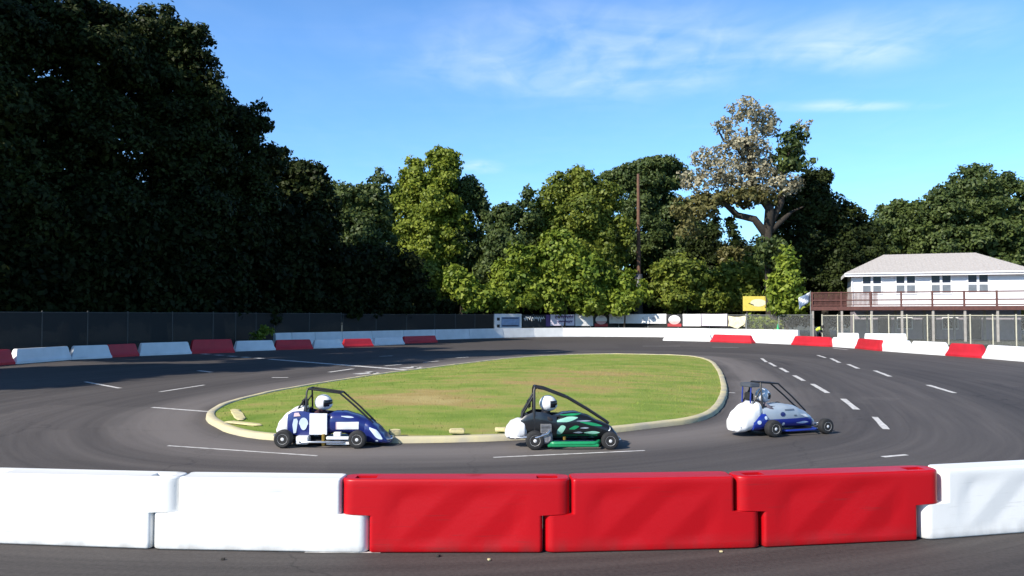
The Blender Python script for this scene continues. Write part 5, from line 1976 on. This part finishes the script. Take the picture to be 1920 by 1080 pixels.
# ---- corner worker bending behind the right barriers
vest = mat('hi_vis_yellow', (0.62, 0.74, 0.08), .7, var=.06)
s = Skel()
pel = s.add((0, 0, .92), (.15, .12))
bel = s.add((.08, 0, 1.02), (.15, .11), pel)
che = s.add((.26, 0, 1.16), (.17, .13), bel)
nk = s.add((.40, 0, 1.22), .06, che)
hd = s.add((.48, 0, 1.25), .085, nk)
s.add((.52, 0, 1.27), .095, hd)
for sg in (-1, 1):
    sh = s.add((.28, sg * .2, 1.15), .062, che)
    el = s.add((.36, sg * .26, .90), .046, sh)
    wr = s.add((.46, sg * .2, .70), .03, el)
    s.hand(wr, (.46, sg * .2, .70), (.3, 0, -1), (0, -sg, 0), (1, 0, 0))
    hp = s.add((-.02, sg * .10, .86), .095, pel)
    kn = s.add((.05, sg * .12, .50), .062, hp)
    an = s.add((-.02, sg * .12, .09), .04, kn)
    s.add((.13, sg * .13, .05), .035, an)
o = skin_obj('person', s.n, s.e, mat('dark_trousers', (.05, .05, .06), .8))
o.location = fp(1530, 62.8); o.rotation_euler = (0, 0, R(-40))
tag(o, 'person in yellow hi-vis vest bending forward behind the right red barrier', 'person')
vb = Skel()
a = vb.add((0.0, 0, .93), (.20, .16)); b = vb.add((.09, 0, 1.03), (.20, .155), a); c = vb.add((.26, 0, 1.165), (.23, .17), b); vb.add((.35, 0, 1.20), (.16, .12), c)
for sg in (-1, 1):
    q = vb.add((.28, sg * .21, 1.14), .085, c); vb.add((.33, sg * .245, 1.0), .075, q)
skin_obj('vest', vb.n, vb.e, vest, o)
hr = MB().lathe([(.02, .12), (.08, .10), (.11, .04), (.115, -.02), (.10, -.05)], n=14, M=Matrix.Translation((.50, 0, 1.28)) @ Matrix.Rotation(R(60), 4, 'Y'))
hr.build('hair', mat('dark_hair', (.02, .015, .012), .7), o)

# ---- loose kerb fragments and litter
frag = mat('kerb_fragment', (0.66, 0.57, 0.28), .9, sub=(.48, .42, .25), scale=8, bump=.4, bscale=30)


def chunk(name, label, p, size, rz, seed, cat='debris', m=frag, group=None):
    bm = bmesh.new()
    bmesh.ops.create_cube(bm, size=1)
    bmesh.ops.subdivide_edges(bm, edges=bm.edges[:], cuts=3, use_grid_fill=True)
    r = random.Random(seed)
    for v in bm.verts:
        q = v.co.copy()
        q = q * (0.52 + .40 / max(.5, q.length * 1.5))
        v.co = Vector((q.x * size[0], q.y * size[1], (q.z + .5) * size[2])) * 1.0
        v.co += Vector((r.uniform(-1, 1) * size[0] * .03, r.uniform(-1, 1) * size[1] * .06, r.uniform(-1, 1) * size[2] * .06 if v.co.z > .02 else 0))
    me = bpy.data.meshes.new(name)
    bm.to_mesh(me); bm.free()
    me.materials.append(m)
    me.polygons.foreach_set('use_smooth', [True] * len(me.polygons))
    me.set_sharp_from_angle(angle=R(50))
    o = bpy.data.objects.new(name, me); C.objects.link(o)
    o.location = p; o.rotation_euler = (0, 0, rz)
    tag(o, label, cat, group)
    return o


chunk('kerb_fragment', 'pale broken kerb lump on the kerb between the first two karts', at(856, 826) + Vector((0, .12, .10)), (.26, .14, .09), .1, 1)
chunk('kerb_fragment', 'pale broken kerb lump just ahead of the navy kart nose', at(738, 829) + Vector((0, .12, .10)), (.20, .14, .10), .4, 2)
chunk('kerb_fragment', 'pale kerb lump on the grass edge behind the black and green kart', at(940, 823) + Vector((0, .15, .10)), (.22, .13, .08), -.2, 3)
for (x0, y0, x1, y1, lab, sd_) in ((425, 800, 487, 807, 'long pale concrete strip in the grass at the pointed left end of the infield', 5),
                                   (440, 776, 452, 796, 'short pale concrete strip set crosswise in the left tip of the infield', 6)):
    a, b = at(x0, y0), at(x1, y1)
    dd = b - a
    chunk('concrete_strip', lab, (a + b) / 2 + Vector((0, 0, .08)), (dd.length, .20, .035), math.atan2(dd.y, dd.x), sd_)
for i, (x, y, sz, lab) in enumerate(((418, 1050, .035, 'small dark stone on the asphalt before the white barrier'),
                                     (822, 1044, .035, 'small dark stone on the asphalt before the first red barrier'),
                                     (917, 1051, .03, 'small pale stone on the asphalt before the first red barrier'),
                                     (1352, 1036, .03, 'small pale stone on the asphalt before the middle red barrier'))):
    chunk('stone', lab, at(x, y) + Vector((0, 0, .002)), (sz, sz * .8, sz * .5), i, 20 + i, 'stone', mat('dark_stone', (.03, .025, .022), .9) if i < 2 else frag)
